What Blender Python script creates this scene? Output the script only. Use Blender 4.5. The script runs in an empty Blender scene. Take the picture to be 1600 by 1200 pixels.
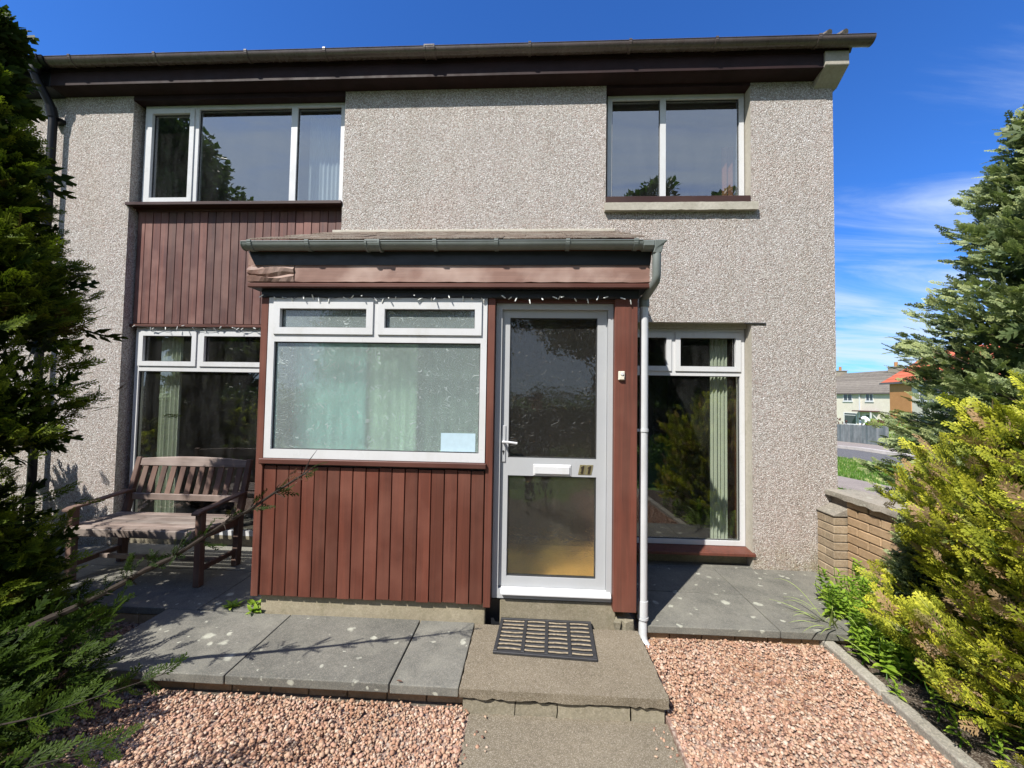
import bpy, math, random
import numpy as np
from mathutils import Matrix, Vector
random.seed(7); RNG = np.random.default_rng(7)
PI = math.pi
sc = bpy.context.scene
COL = sc.collection

# ------------------------------------------------------------------ camera
YAW, PIT, ROL = math.radians(2.714), math.radians(1.997), math.radians(0.926)
cy, sy, cp, sp = math.cos(YAW), math.sin(YAW), math.cos(PIT), math.sin(PIT)
fw = Vector((-sy*cp, cy*cp, sp)); rt0 = Vector((cy, sy, 0)); up0 = rt0.cross(fw)
rt = math.cos(ROL)*rt0 + math.sin(ROL)*up0
up = -math.sin(ROL)*rt0 + math.cos(ROL)*up0
CAM = Vector((0, -3.72, 1.55))
cam = bpy.data.objects.new('camera', bpy.data.cameras.new('camera')); COL.objects.link(cam)
m = Matrix.Identity(4)
for i in range(3):
    m[i][0] = rt[i]; m[i][1] = up[i]; m[i][2] = -fw[i]; m[i][3] = CAM[i]
cam.matrix_world = m
cam.data.sensor_width = 36; cam.data.lens = 13.5
cam.data.clip_start = 0.02; cam.data.clip_end = 2000
sc.camera = cam

# ------------------------------------------------------------------ light
SUN_EL, SUN_AZ = math.radians(49.5), math.radians(180+38.6)    # compass style, from +Y towards +X
sun = bpy.data.objects.new('sun', bpy.data.lights.new('sun', 'SUN')); COL.objects.link(sun)
sun.data.energy = 4.9; sun.data.angle = math.radians(0.53); sun.data.color = (1.0, 0.955, 0.88)
sd = Vector((math.sin(SUN_AZ)*math.cos(SUN_EL), math.cos(SUN_AZ)*math.cos(SUN_EL), math.sin(SUN_EL)))
sun.rotation_euler = (-sd).to_track_quat('-Z', 'Y').to_euler()
sun.location = (-6, -8, 12)

W = bpy.data.worlds.new('World'); sc.world = W; W.use_nodes = True
nt = W.node_tree; nt.nodes.clear()
def N(t, typ, **kw):
    n = t.nodes.new(typ)
    for k, v in kw.items(): setattr(n, k, v)
    return n
def L(t, a, b): t.links.new(a, b)
out = N(nt, 'ShaderNodeOutputWorld'); bg = N(nt, 'ShaderNodeBackground')
sky = N(nt, 'ShaderNodeTexSky', sky_type='NISHITA', sun_disc=False, sun_elevation=SUN_EL, sun_rotation=SUN_AZ,
        altitude=60, air_density=1.0, dust_density=0.35, ozone_density=2.0)
tc = N(nt, 'ShaderNodeTexCoord'); sep = N(nt, 'ShaderNodeSeparateXYZ'); L(nt, tc.outputs['Generated'], sep.inputs[0])
def wm(op, a, b=None, c=None):
    n = N(nt, 'ShaderNodeMath', operation=op)
    for i, v in enumerate((a, b, c)):
        if v is None: continue
        if isinstance(v, (int, float)): n.inputs[i].default_value = v
        else: L(nt, v, n.inputs[i])
    return n.outputs[0]
zc = wm('MAXIMUM', sep.outputs[2], 0.0); den = wm('ADD', zc, 0.10)
cmb = N(nt, 'ShaderNodeCombineXYZ')
L(nt, wm('DIVIDE', sep.outputs[0], den), cmb.inputs[0]); L(nt, wm('DIVIDE', sep.outputs[1], den), cmb.inputs[1])
mp = N(nt, 'ShaderNodeMapping'); mp.inputs['Rotation'].default_value = (0, 0, 0.45); mp.inputs['Scale'].default_value = (0.42, 1.5, 1); mp.inputs['Location'].default_value = (1.3, 0.4, 0)
L(nt, cmb.outputs[0], mp.inputs[0])
n1 = N(nt, 'ShaderNodeTexNoise'); n1.inputs['Scale'].default_value = 1.15; n1.inputs['Detail'].default_value = 9; n1.inputs['Roughness'].default_value = 0.62; n1.inputs['Distortion'].default_value = 0.7
L(nt, mp.outputs[0], n1.inputs['Vector'])
low = N(nt, 'ShaderNodeMapRange'); low.inputs['From Min'].default_value = 0.70; low.inputs['From Max'].default_value = 0.12; low.inputs['To Min'].default_value = -0.22; low.inputs['To Max'].default_value = 0.20
L(nt, zc, low.inputs['Value'])
south = N(nt, 'ShaderNodeMapRange'); south.inputs['From Min'].default_value = 0.1; south.inputs['From Max'].default_value = -0.6; south.inputs['To Min'].default_value = 0.0; south.inputs['To Max'].default_value = 0.33
L(nt, sep.outputs[1], south.inputs['Value'])
dens = wm('ADD', wm('ADD', n1.outputs[0], low.outputs[0]), south.outputs[0])
cr = N(nt, 'ShaderNodeMapRange', interpolation_type='SMOOTHSTEP'); cr.inputs['From Min'].default_value = 0.46; cr.inputs['From Max'].default_value = 0.84; cr.inputs['To Max'].default_value = 0.85
L(nt, dens, cr.inputs['Value'])
tint = N(nt, 'ShaderNodeMix', data_type='RGBA', blend_type='MULTIPLY'); tint.inputs['Factor'].default_value = 1
L(nt, sky.outputs[0], tint.inputs['A']); tint.inputs['B'].default_value = (0.34, 0.80, 1.55, 1)
clm = N(nt, 'ShaderNodeMix', data_type='RGBA'); L(nt, cr.outputs[0], clm.inputs['Factor']); L(nt, tint.outputs['Result'], clm.inputs['A']); clm.inputs['B'].default_value = (5.6, 6.6, 7.8, 1)
L(nt, clm.outputs['Result'], bg.inputs['Color']); bg.inputs['Strength'].default_value = 0.085
L(nt, bg.outputs[0], out.inputs['Surface'])
sc.view_settings.view_transform = 'Standard'; sc.view_settings.look = 'None'
sc.view_settings.exposure = 0.72; sc.view_settings.gamma = 1.0; sc.view_settings.use_curve_mapping = False

# ------------------------------------------------------------------ material helpers
class NT:
    def __init__(s, name):
        s.m = bpy.data.materials.new(name); s.m.use_nodes = True; s.t = s.m.node_tree
        s.b = s.t.nodes['Principled BSDF']; s.o = s.t.nodes['Material Output']
    def n(s, typ, ins=None, **kw):
        n = s.t.nodes.new(typ)
        for k, v in kw.items(): setattr(n, k, v)
        for k, v in (ins or {}).items():
            if isinstance(v, bpy.types.NodeSocket): s.t.links.new(v, n.inputs[k])
            else: n.inputs[k].default_value = v
        return n
    def l(s, a, b): s.t.links.new(a, b)
    def pos(s, scale=(1, 1, 1), obj=False):
        src = s.n('ShaderNodeTexCoord').outputs['Object'] if obj else s.n('ShaderNodeNewGeometry').outputs['Position']
        return s.n('ShaderNodeMapping', {'Vector': src, 'Scale': scale}).outputs[0]
    def noise(s, v, scale, det=4, rough=.55, dist=0):
        return s.n('ShaderNodeTexNoise', {'Vector': v, 'Scale': scale, 'Detail': det, 'Roughness': rough, 'Distortion': dist}).outputs[0]
    def ramp(s, f, stops, interp='LINEAR'):
        r = s.n('ShaderNodeValToRGB', {'Fac': f}); r.color_ramp.interpolation = interp; e = r.color_ramp.elements
        while len(e) < len(stops): e.new(.5)
        for i, (p, c) in enumerate(stops):
            e[i].position = p; e[i].color = (*c, 1) if len(c) == 3 else c
        return r.outputs[0]
    def rng(s, f, a, b, c=0., d=1.):
        return s.n('ShaderNodeMapRange', {'Value': f, 'From Min': a, 'From Max': b, 'To Min': c, 'To Max': d}).outputs[0]
    def mix(s, f, a, b, bt='MIX'):
        g = lambda v: (*v, 1) if isinstance(v, tuple) and len(v) == 3 else v
        return s.n('ShaderNodeMix', {'Factor': f, 6: g(a), 7: g(b)}, data_type='RGBA', blend_type=bt).outputs[2]
    def math(s, op, a, b=0.):
        return s.n('ShaderNodeMath', {0: a, 1: b}, operation=op).outputs[0]
    def bump(s, h, strength=.5, dist=.01, nrm=None):
        i = {'Height': h, 'Strength': strength, 'Distance': dist}
        if nrm is not None: i['Normal'] = nrm
        return s.n('ShaderNodeBump', i).outputs[0]
    def set(s, color=None, rough=None, normal=None, metal=None, spec=None):
        for k, v in (('Base Color', color), ('Roughness', rough), ('Normal', normal), ('Metallic', metal), ('Specular IOR Level', spec)):
            if v is None: continue
            if isinstance(v, bpy.types.NodeSocket): s.l(v, s.b.inputs[k])
            elif isinstance(v, tuple): s.b.inputs[k].default_value = (*v, 1)
            else: s.b.inputs[k].default_value = v
        return s.m
def rand_obj(M): return M.n('ShaderNodeObjectInfo').outputs['Random']

def m_plain(name, c, rough=.5, var=.12, scale=6, bump=.15, bscale=60, metal=0, stretch=(1, 1, 1), spec=.5, dirt=None):
    M = NT(name); p = M.pos(stretch)
    f = M.noise(p, scale, 5)
    c1 = tuple(x*(1-var) for x in c); c2 = tuple(min(1, x*(1+var)) for x in c)
    col = M.mix(M.rng(f, .3, .7), c1, c2)
    if dirt:
        d = M.noise(M.pos((1, 1, .35)), 9, 7, .7); col = M.mix(M.rng(d, .5, .75, 0, dirt[1]), col, dirt[0])
    M.set(col, M.rng(M.noise(p, scale*3), .3, .7, max(0, rough-.08), min(1, rough+.08)), M.bump(M.noise(p, bscale, 3), bump, .002), metal, spec)
    return M.m

def m_wood(name, base, dark, pale, grain='Z', rough=.6, wear=.35, varb=.25):
    M = NT(name)
    st = {'Z': (1, 1, .04), 'X': (.04, 1, 1), 'Y': (1, .04, 1)}[grain]
    r = rand_obj(M)
    off = M.n('ShaderNodeCombineXYZ', {0: M.math('MULTIPLY', r, 37.), 1: M.math('MULTIPLY', r, 17.), 2: M.math('MULTIPLY', r, 5.)}).outputs[0]
    p0 = M.n('ShaderNodeVectorMath', {0: M.pos(), 1: off}, operation='ADD').outputs[0]
    p = M.n('ShaderNodeMapping', {'Vector': p0, 'Scale': st}).outputs[0]
    g = M.noise(p, 90, 6, .65, .4); w = M.noise(p, 25, 4, .6, .8); big = M.noise(p0, 3, 3)
    col = M.mix(M.rng(w, .35, .7), base, dark)
    col = M.mix(M.rng(g, .45, .8, 0, .6), col, dark)
    col = M.mix(M.math('MULTIPLY', M.rng(big, .42, .72), wear), col, pale)
    col = M.mix(1., col, M.n('ShaderNodeCombineColor', {0: M.rng(r, 0, 1, 1-varb, 1+varb*.6), 1: M.rng(r, 0, 1, 1-varb*.8, 1+varb*.5), 2: M.rng(r, 0, 1, 1-varb*.7, 1+varb*.6)}).outputs[0], 'MULTIPLY')
    nr = M.bump(g, .35, .0015); nr = M.bump(w, .3, .003, nr)
    M.set(col, M.rng(big, .3, .7, rough-.1, rough+.12), nr, 0, .35)
    return M.m

def m_dash(name, tone=1.0):
    M = NT(name); p = M.pos()
    d = M.n('ShaderNodeVectorMath', {0: M.n('ShaderNodeTexNoise', {'Vector': p, 'Scale': 60., 'Detail': 1.}).outputs[1]}, operation='SCALE'); d.inputs['Scale'].default_value = .012
    pd = M.n('ShaderNodeVectorMath', {0: p, 1: d.outputs[0]}, operation='ADD').outputs[0]
    v = M.n('ShaderNodeTexVoronoi', {'Vector': pd, 'Scale': 124., 'Randomness': 1.}, feature='F1')
    v2 = M.n('ShaderNodeTexVoronoi', {'Vector': pd, 'Scale': 124., 'Randomness': 1.}, feature='DISTANCE_TO_EDGE')
    cr_ = M.n('ShaderNodeSeparateColor', {'Color': v.outputs['Color']})
    t = tone
    chips = M.ramp(cr_.outputs[0], [(0, (.20*t, .17*t, .15*t)), (.2, (.36*t, .32*t, .28*t)), (.5, (.50*t, .465*t, .42*t)), (.8, (.63*t, .60*t, .56*t)), (1, (.78*t, .76*t, .73*t))])
    pink = M.mix(M.rng(cr_.outputs[1], .72, .9, 0, .45), chips, (.46*t, .30*t, .25*t))
    edge = M.rng(v2.outputs['Distance'], 0.0, .14)
    col = M.mix(edge, (.23*t, .20*t, .17*t), pink)
    patch = M.noise(p, 1.1, 4, .6)
    col = M.mix(M.rng(patch, .35, .7, 0, .25), col, M.mix(1., col, (.84, .86, .82), 'MULTIPLY'))
    patch2 = M.noise(p, .7, 3, .5, .3)
    col = M.mix(M.rng(patch2, .5, .75, 0, .5), col, M.mix(1., col, (1.03, .93, .88), 'MULTIPLY'))
    grey = M.mix(1., col, (1.045, 1.05, 1.08), 'MULTIPLY'); col = grey
    stk = M.noise(M.pos((1, 1, .07)), 4.5, 5, .65)
    col = M.mix(M.rng(stk, .50, .74, 0, .38), col, M.mix(1., col, (.74, .73, .66), 'MULTIPLY'))
    col = M.mix(M.rng(M.noise(M.pos((1, 1, .5)), 1.9, 6, .7), .52, .70, 0, .35), col, M.mix(1., col, (1.12, 1.10, 1.06), 'MULTIPLY'))
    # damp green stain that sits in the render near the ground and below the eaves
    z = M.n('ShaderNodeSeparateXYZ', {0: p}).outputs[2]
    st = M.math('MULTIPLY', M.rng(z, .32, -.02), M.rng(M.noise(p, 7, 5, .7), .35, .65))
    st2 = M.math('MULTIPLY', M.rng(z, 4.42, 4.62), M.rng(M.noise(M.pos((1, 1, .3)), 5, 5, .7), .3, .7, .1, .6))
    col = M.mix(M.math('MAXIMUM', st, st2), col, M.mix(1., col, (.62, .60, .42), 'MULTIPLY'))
    h = M.math('SUBTRACT', 1., v.outputs['Distance'])
    h = M.math('ADD', h, M.math('MULTIPLY', cr_.outputs[2], .55))
    nr = M.bump(M.noise(p, 240, 2), .3, .002, M.bump(h, .75, .0085))
    M.set(col, .92, nr, 0, .2)
    return M.m

def m_concrete(name, c, c2, lichen=0., agg=0., grime=(.05, .055, .045), gr=.5, rough=.9, ascale=160):
    M = NT(name); p = M.pos()
    n = M.noise(p, 2.2, 7, .68); f = M.noise(p, 40, 4, .6)
    col = M.mix(M.rng(n, .32, .68), c, c2)
    col = M.mix(M.rng(f, .35, .75, 0, .45), col, tuple(x*.62 for x in c))
    col = M.mix(M.rng(M.noise(p, 6, 8, .75), .5, .78, 0, gr), col, grime)
    if lichen: col = M.mix(M.rng(M.noise(p, 5, 6, .7), .48, .70, 0, .55), col, (.21, .205, .17))
    r = rand_obj(M); col = M.mix(1., col, M.n('ShaderNodeCombineColor', {i: M.rng(r, 0, 1, .82, 1.15) for i in range(3)}).outputs[0], 'MULTIPLY')
    v = M.n('ShaderNodeTexVoronoi', {'Vector': p, 'Scale': float(ascale)}); cc = M.n('ShaderNodeSeparateColor', {'Color': v.outputs['Color']}).outputs[0]
    if agg: col = M.mix(M.rng(cc, .55, .95, 0, agg), col, (.50, .44, .36)); col = M.mix(M.rng(cc, .30, .0, 0, agg*.9), col, (.09, .075, .06))
    if lichen:
        dd = M.n('ShaderNodeVectorMath', {0: M.n('ShaderNodeTexNoise', {'Vector': p, 'Scale': 22., 'Detail': 3.}).outputs[1]}, operation='SCALE'); dd.inputs['Scale'].default_value = .05
        q = M.n('ShaderNodeVectorMath', {0: p, 1: dd.outputs[0]}, operation='ADD').outputs[0]
        for s_, th, am in ((5.5, .20, .62), (9., .17, .55), (17., .15, .45)):
            vv = M.n('ShaderNodeTexVoronoi', {'Vector': q, 'Scale': s_}); c3 = M.n('ShaderNodeSeparateColor', {'Color': vv.outputs['Color']})
            gate = M.rng(c3.outputs[0], 1-am*.9, 1-am*.9+.02); size = M.rng(c3.outputs[1], 0, 1, .35*th, th)
            a = M.rng(M.math('DIVIDE', vv.outputs['Distance'], size), 1.25, .8)
            col = M.mix(M.math('MULTIPLY', M.math('MULTIPLY', a, gate), M.rng(f, .3, .6, .5, lichen)), col, (.40, .40, .33))
    h = M.math('ADD', M.math('MULTIPLY', f, .6), M.math('MULTIPLY', cc, agg))
    M.set(col, rough, M.bump(M.noise(p, 12, 4), .3, .006, M.bump(h, .5, .003)), 0, .25)
    return M.m

def m_glass(name, tint=(.80, .86, .83), refl=1.5, base=.06, rough=0.0):
    M = NT(name)
    fr = M.n('ShaderNodeFresnel', {'IOR': 1.5}).outputs[0]
    front = M.math('SUBTRACT', 1., M.n('ShaderNodeNewGeometry').outputs['Backfacing'])     # coat only the outer face of each pane
    fac = M.math('MULTIPLY', M.math('MINIMUM', M.math('ADD', M.math('MULTIPLY', fr, refl), base), .95), front)
    wob = M.bump(M.noise(M.pos(), 1.6, 1, .4), .05, .02)
    gl = M.n('ShaderNodeBsdfGlossy', {'Roughness': rough, 'Color': (1, 1, 1, 1), 'Normal': wob})
    tr = M.n('ShaderNodeBsdfTransparent', {'Color': (*tint, 1)})
    mx = M.n('ShaderNodeMixShader', {0: fac, 1: tr.outputs[0], 2: gl.outputs[0]})
    # thin dust film
    df = M.n('ShaderNodeBsdfDiffuse', {'Color': (.55, .56, .55, 1)})
    mx2 = M.n('ShaderNodeMixShader', {0: M.math('MULTIPLY', front, M.rng(M.noise(M.pos((1, 1, .25)), 9, 6, .7), .4, .8, .004, .04)), 1: mx.outputs[0], 2: df.outputs[0]})
    M.l(mx2.outputs[0], M.o.inputs[0]); return M.m

def m_obscure(name, milk, milkcol, trans, sc_=1.0, refl=1.0, rshare=.3):
    M = NT(name); p = M.pos()
    d = M.n('ShaderNodeVectorMath', {0: M.n('ShaderNodeTexNoise', {'Vector': p, 'Scale': 6.*sc_, 'Detail': 1.}).outputs[1]}, operation='SCALE'); d.inputs['Scale'].default_value = .22
    q = M.n('ShaderNodeVectorMath', {0: p, 1: d.outputs[0]}, operation='ADD').outputs[0]
    n = M.noise(q, 9.*sc_, 1, .4, 1.6)
    w = M.math('SINE', M.math('MULTIPLY', n, 46.))
    ln = M.rng(M.math('ABSOLUTE', w), .0, .38, 1., 0.)                 # thin raised scrolls
    spk = M.rng(M.noise(M.pos((1, 1, 1.9)), 60, 1), .66, .74)
    h = M.math('ADD', M.math('MULTIPLY', ln, .8), M.math('MULTIPLY', M.noise(p, 26, 2), .5))
    nr = M.bump(h, .7, .004); soft = M.bump(M.noise(p, 14, 2), .12, .01)
    fr = M.n('ShaderNodeFresnel', {'IOR': 1.5}).outputs[0]
    gl = M.n('ShaderNodeBsdfGlossy', {'Roughness': .03, 'Normal': soft})
    gp = M.n('ShaderNodeBsdfGlossy', {'Roughness': .5, 'Normal': nr})
    g2 = M.n('ShaderNodeMixShader', {0: M.math('ADD', M.math('MULTIPLY', ln, .60), .06), 1: gl.outputs[0], 2: gp.outputs[0]})
    tr = M.n('ShaderNodeBsdfTransparent', {'Color': (*trans, 1)})
    rf = M.n('ShaderNodeBsdfRefraction', {'Roughness': .22, 'IOR': 1.12, 'Color': (*trans, 1), 'Normal': nr})
    t2 = M.n('ShaderNodeMixShader', {0: rshare, 1: tr.outputs[0], 2: rf.outputs[0]})
    df = M.n('ShaderNodeBsdfDiffuse', {'Color': (*milkcol, 1), 'Normal': nr})
    front = M.math('SUBTRACT', 1., M.n('ShaderNodeNewGeometry').outputs['Backfacing'])
    mk = M.n('ShaderNodeMixShader', {0: M.math('MULTIPLY', front, M.math('ADD', M.math('MULTIPLY', ln, milk*.55), M.math('ADD', M.math('MULTIPLY', spk, milk*.08), milk*.72))), 1: t2.outputs[0], 2: df.outputs[0]})
    mx = M.n('ShaderNodeMixShader', {0: M.math('MULTIPLY', front, M.math('MINIMUM', M.math('ADD', M.math('MULTIPLY', fr, 1.6*refl), .05*refl), .9)), 1: mk.outputs[0], 2: g2.outputs[0]})
    M.l(mx.outputs[0], M.o.inputs[0]); return M.m

def m_leaf(name, inner, tip, brown=None, bp=.1, trans=.3, rough=.5, noise_s=2.5, spec=.25):
    M = NT(name)
    a = M.n('ShaderNodeAttribute', attribute_name='tip').outputs['Fac']; r = M.n('ShaderNodeAttribute', attribute_name='rnd').outputs['Fac']
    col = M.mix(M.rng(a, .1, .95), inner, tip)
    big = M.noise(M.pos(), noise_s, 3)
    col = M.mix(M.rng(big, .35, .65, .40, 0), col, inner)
    if brown: col = M.mix(M.rng(r, 1-bp, 1-bp+.03, 0, .9), col, brown)
    f = M.math('FRACT', M.math('MULTIPLY', r, 7.3))
    col = M.mix(1., col, M.n('ShaderNodeCombineColor', {0: M.rng(f, 0, 1, .72, 1.25), 1: M.rng(f, 0, 1, .78, 1.18), 2: M.rng(f, 0, 1, .85, 1.1)}).outputs[0], 'MULTIPLY')
    M.set(col, rough, None, 0, spec)
    tl = M.n('ShaderNodeBsdfTranslucent', {'Color': M.mix(1., col, (1.0, 1.15, .6), 'MULTIPLY')})
    mx = M.n('ShaderNodeMixShader', {0: trans, 1: M.b.outputs[0], 2: tl.outputs[0]})
    M.l(mx.outputs[0], M.o.inputs[0]); return M.m

def m_gravel(name):
    M = NT(name)
    r = M.n('ShaderNodeNewGeometry').outputs['Random Per Island']
    col = M.ramp(r, [(0, (.10, .065, .05)), (.06, (.25, .145, .10)), (.22, (.40, .25, .165)), (.45, (.46, .32, .22)), (.62, (.52, .42, .30)), (.78, (.50, .32, .24)), (.9, (.62, .55, .44)), (1, (.38, .33, .26))])
    n = M.noise(M.pos(), 180, 3, .6); col = M.mix(M.rng(n, .4, .75, 0, .35), col, (.33, .22, .17)); col = M.mix(1., col, (.90, .81, .785), 'MULTIPLY')
    col = M.mix(M.rng(M.noise(M.pos(), 2.6, 5, .65), .48, .72, 0, .7), col, M.mix(1., col, (.72, .64, .52), 'MULTIPLY'))
    M.set(col, .8, M.bump(n, .4, .002), 0, .3); return M.m

MT = {}
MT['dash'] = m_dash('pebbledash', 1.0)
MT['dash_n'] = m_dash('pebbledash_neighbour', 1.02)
MT['brown_dk'] = m_wood('dark_brown_sill', (.048, .020, .016), (.03, .014, .012), (.08, .04, .03), 'X', .5, .2, .05)
MT['render'] = m_concrete('smooth_render', (.40, .37, .31), (.50, .47, .40), 0, .1, (.2, .2, .13), .4)
MT['siding'] = m_wood('stained_siding', (.132, .040, .024), (.085, .028, .018), (.20, .078, .05), 'Z', .55, .45, .20)
MT['siding_up'] = m_wood('faded_siding', (.150, .060, .045), (.085, .040, .036), (.26, .145, .118), 'Z', .62, .6, .28)
MT['fascia_w'] = m_wood('faded_fascia', (.25, .145, .112), (.165, .092, .072), (.46, .35, .30), 'X', .62, .7, .1)
MT['brown'] = m_wood('brown_paint', (.105, .036, .025), (.06, .024, .018), (.17, .075, .05), 'X', .5, .25, .05)
MT['brown_post'] = m_wood('brown_post', (.150, .047, .030), (.085, .032, .022), (.20, .085, .055), 'Z', .55, .3, .06)
MT['fascia_d'] = m_plain('dark_fascia', (.022, .010, .010), .62, .3, 4, .1, spec=.2)
MT['black'] = m_plain('black_paint_and_shade', (.014, .015, .018), .45, .3, 5, .1)  # also stands for shade on the porch head rail and upper fascia
MT['white'] = m_plain('white_upvc', (.56, .565, .57), .32, .03, 3, .03, 40, dirt=((.42, .41, .36), .35))
MT['gasket'] = m_plain('dark_gasket', (.03, .03, .03), .6)
MT['alu'] = m_plain('white_painted_metal', (.385, .395, .405), .36, .04, 3, .05, dirt=((.45, .45, .42), .3))
MT['gut_b'] = m_plain('brown_gutter', (.10, .078, .072), .28, .15, 5, .05, dirt=((.16, .15, .13), .4))
MT['gut_g'] = m_plain('grey_gutter', (.165, .185, .176), .45, .1, 6, .08, dirt=((.10, .115, .09), .5))
MT['gut_k'] = m_plain('black_gutter', (.008, .008, .009), .4, .2, 5, .05, spec=.25)
MT['pipe_w'] = m_plain('white_pipe', (.50, .51, .52), .40, .05, 6, .05, dirt=((.34, .33, .29), .5))
MT['glass'] = m_glass('window_glass', (.86, .875, .855), 1.6, .085)
MT['glass_up'] = m_glass('upper_window_glass', (.76, .79, .80), 1.7, .19)
MT['obs_w'] = m_obscure('obscure_window_glass', .36, (.62, .73, .71), (.84, .93, .90), rshare=.55)
MT['obs_d'] = m_obscure('obscure_door_glass', .035, (.45, .46, .42), (.97, .94, .87), .8, .75, .6)
MT['slab'] = m_concrete('grey_slab', (.105, .105, .093), (.19, .184, .158), .95, .18, (.045, .05, .042), .45, ascale=260)
MT['step'] = m_concrete('tan_step', (.145, .120, .080), (.20, .166, .115), 0, .42, (.13, .10, .065), .5, ascale=380)
MT['path'] = m_concrete('path_concrete', (.145, .122, .084), (.205, .173, .122), 0, .38, (.12, .10, .07), .55, ascale=330)
MT['plinth'] = m_concrete('plinth_concrete', (.24, .205, .14), (.33, .29, .21), 0, .15, (.11, .11, .055), .6)
MT['riser'] = m_concrete('riser_concrete', (.19, .165, .115), (.29, .26, .19), 0, .2, (.08, .08, .05), .6)
MT['coping'] = m_concrete('coping_concrete', (.22, .195, .16), (.36, .33, .28), .7, .3, (.09, .08, .06), .7)
MT['kerb'] = m_concrete('edging_concrete', (.25, .23, .19), (.36, .34, .29), .5, .3, (.10, .09, .06), .6)
MT['brick'] = m_concrete('tan_brick', (.36, .235, .13), (.46, .32, .19), 0, .15, (.16, .12, .075), .55)
MT['brick_p'] = m_concrete('weathered_brick', (.27, .20, .13), (.38, .30, .20), 0, .2, (.10, .09, .06), .75)
MT['mortar'] = m_concrete('mortar', (.12, .10, .08), (.20, .17, .14), 0, .2)
MT['soil'] = m_concrete('soil', (.045, .032, .022), (.085, .06, .042), 0, .3)
MT['gravelbed'] = m_concrete('gravel_bed', (.20, .13, .10), (.30, .19, .15), 0, .5, (.08, .06, .05), .5, ascale=70)
MT['gravel'] = m_gravel('pink_gravel')
MT['felt'] = m_concrete('roof_felt', (.070, .046, .032), (.115, .08, .056), .25, .35, (.035, .03, .022), .6)
MT['bench'] = m_wood('weathered_teak', (.215, .165, .138), (.105, .080, .066), (.38, .32, .28), 'X', .75, .7, .18)
MT['bench_v'] = m_wood('weathered_teak_upright', (.135, .075, .055), (.075, .045, .036), (.26, .18, .14), 'Z', .75, .5, .18)
MT['rubber'] = m_plain('black_rubber', (.028, .028, .030), .6, .2, 20, .2)
MT['coir'] = m_plain('coir_fibre', (.27, .22, .15), .95, .3, 60, .9, 400)
MT['brass'] = m_plain('dull_brass', (.42, .36, .20), .35, .1, 20, .1, metal=.7)
MT['numdark'] = m_plain('dark_numeral', (.03, .022, .015), .4)
MT['bell'] = m_plain('ivory_plastic', (.62, .58, .48), .4, .1, 40, dirt=((.25, .22, .16), .5))
MT['paper'] = m_plain('paper_note', (.40, .53, .60), .8, .05, 30, .1)
MT['wire'] = m_plain('dark_wire', (.012, .014, .012), .5)
MT['bulb'] = m_plain('clear_bulb', (.72, .73, .70), .15, .05)
MT['wall_in'] = m_plain('interior_paint', (.30, .29, .26), .9)
MT['floor_in'] = m_plain('interior_carpet', (.10, .085, .07), .95, .3, 40)
MT['mat_in'] = m_plain('porch_floor', (.78, .52, .17), .7, .15, 8)
MT['curtain'] = m_plain('pale_green_curtain', (.56, .60, .50), .85, .06, 4)
MT['net'] = m_plain('net_curtain', (.62, .66, .66), .9, .1, 3, stretch=(6, 1, .3))
MT['teal'] = m_plain('teal_blind', (.42, .66, .62), .85, .10, 2, stretch=(5, 1, .2))
MT['cream'] = m_plain('cream_blind', (.66, .74, .58), .85, .10, 2, stretch=(5, 1, .2))
MT['greyblind'] = m_plain('grey_blind', (.24, .27, .24), .85, .10, 2, stretch=(5, 1, .2))
MT['terra'] = m_plain('terracotta_curtain', (.34, .12, .05), .85, .15, 4)
MT['bark'] = m_wood('bark', (.075, .052, .038), (.035, .025, .02), (.14, .11, .085), 'Z', .9, .5, .1)
MT['twig'] = m_wood('dead_twig', (.026, .019, .013), (.014, .010, .008), (.06, .045, .033), 'X', .9, .4, .1)
MT['lf_dark'] = m_leaf('dark_conifer_leaf', (.014, .028, .005), (.055, .092, .009), (.075, .045, .02), .05, .25, spec=.08)
MT['lf_left'] = m_leaf('green_conifer_leaf', (.016, .032, .005), (.19, .24, .022), (.09, .055, .02), .04, .3, spec=.08)
MT['lf_gold'] = m_leaf('golden_conifer_leaf', (.06, .095, .012), (.70, .69, .07), (.42, .27, .17), .18, .38, noise_s=4)
MT['lf_blue'] = m_leaf('grey_green_conifer_leaf', (.075, .112, .045), (.50, .56, .25), None, .0, .25, noise_s=3)
MT['lf_plant'] = m_leaf('fresh_green_leaf', (.11, .22, .022), (.42, .56, .07), None, 0, .4, .42, 5)
MT['lf_tree'] = m_leaf('broadleaf_tree_leaf', (.025, .050, .012), (.070, .12, .025), None, 0, .35, .5, .6)
MT['lf_red'] = m_leaf('purple_shrub_leaf', (.06, .015, .015), (.16, .05, .04), None, 0, .3)
MT['lf_brown'] = m_leaf('dry_leaf', (.12, .06, .04), (.34, .20, .14), None, 0, .3)
MT['grass'] = m_plain('lawn_grass', (.10, .19, .022), .8, .30, 1.4, .9, 60)
MT['blade_p'] = m_plain('long_grass_blade', (.30, .38, .10), .5, .2, 5)
MT['blade'] = m_leaf('grass_blade', (.08, .16, .02), (.22, .38, .06), (.5, .47, .25), .15, .4)
MT['asphalt'] = m_concrete('asphalt', (.115, .115, .12), (.15, .15, .155), 0, .25, (.07, .07, .07), .3, ascale=90)
MT['pave'] = m_concrete('pavement', (.22, .185, .165), (.28, .24, .215), 0, .3, (.13, .11, .10), .4)
MT['kerbfar'] = m_concrete('kerb_stone', (.42, .38, .34), (.52, .48, .44), 0, .1)
MT['picket'] = m_wood('grey_picket', (.165, .185, .18), (.10, .11, .105), (.25, .27, .26), 'Z', .85, .5, .35)
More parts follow.
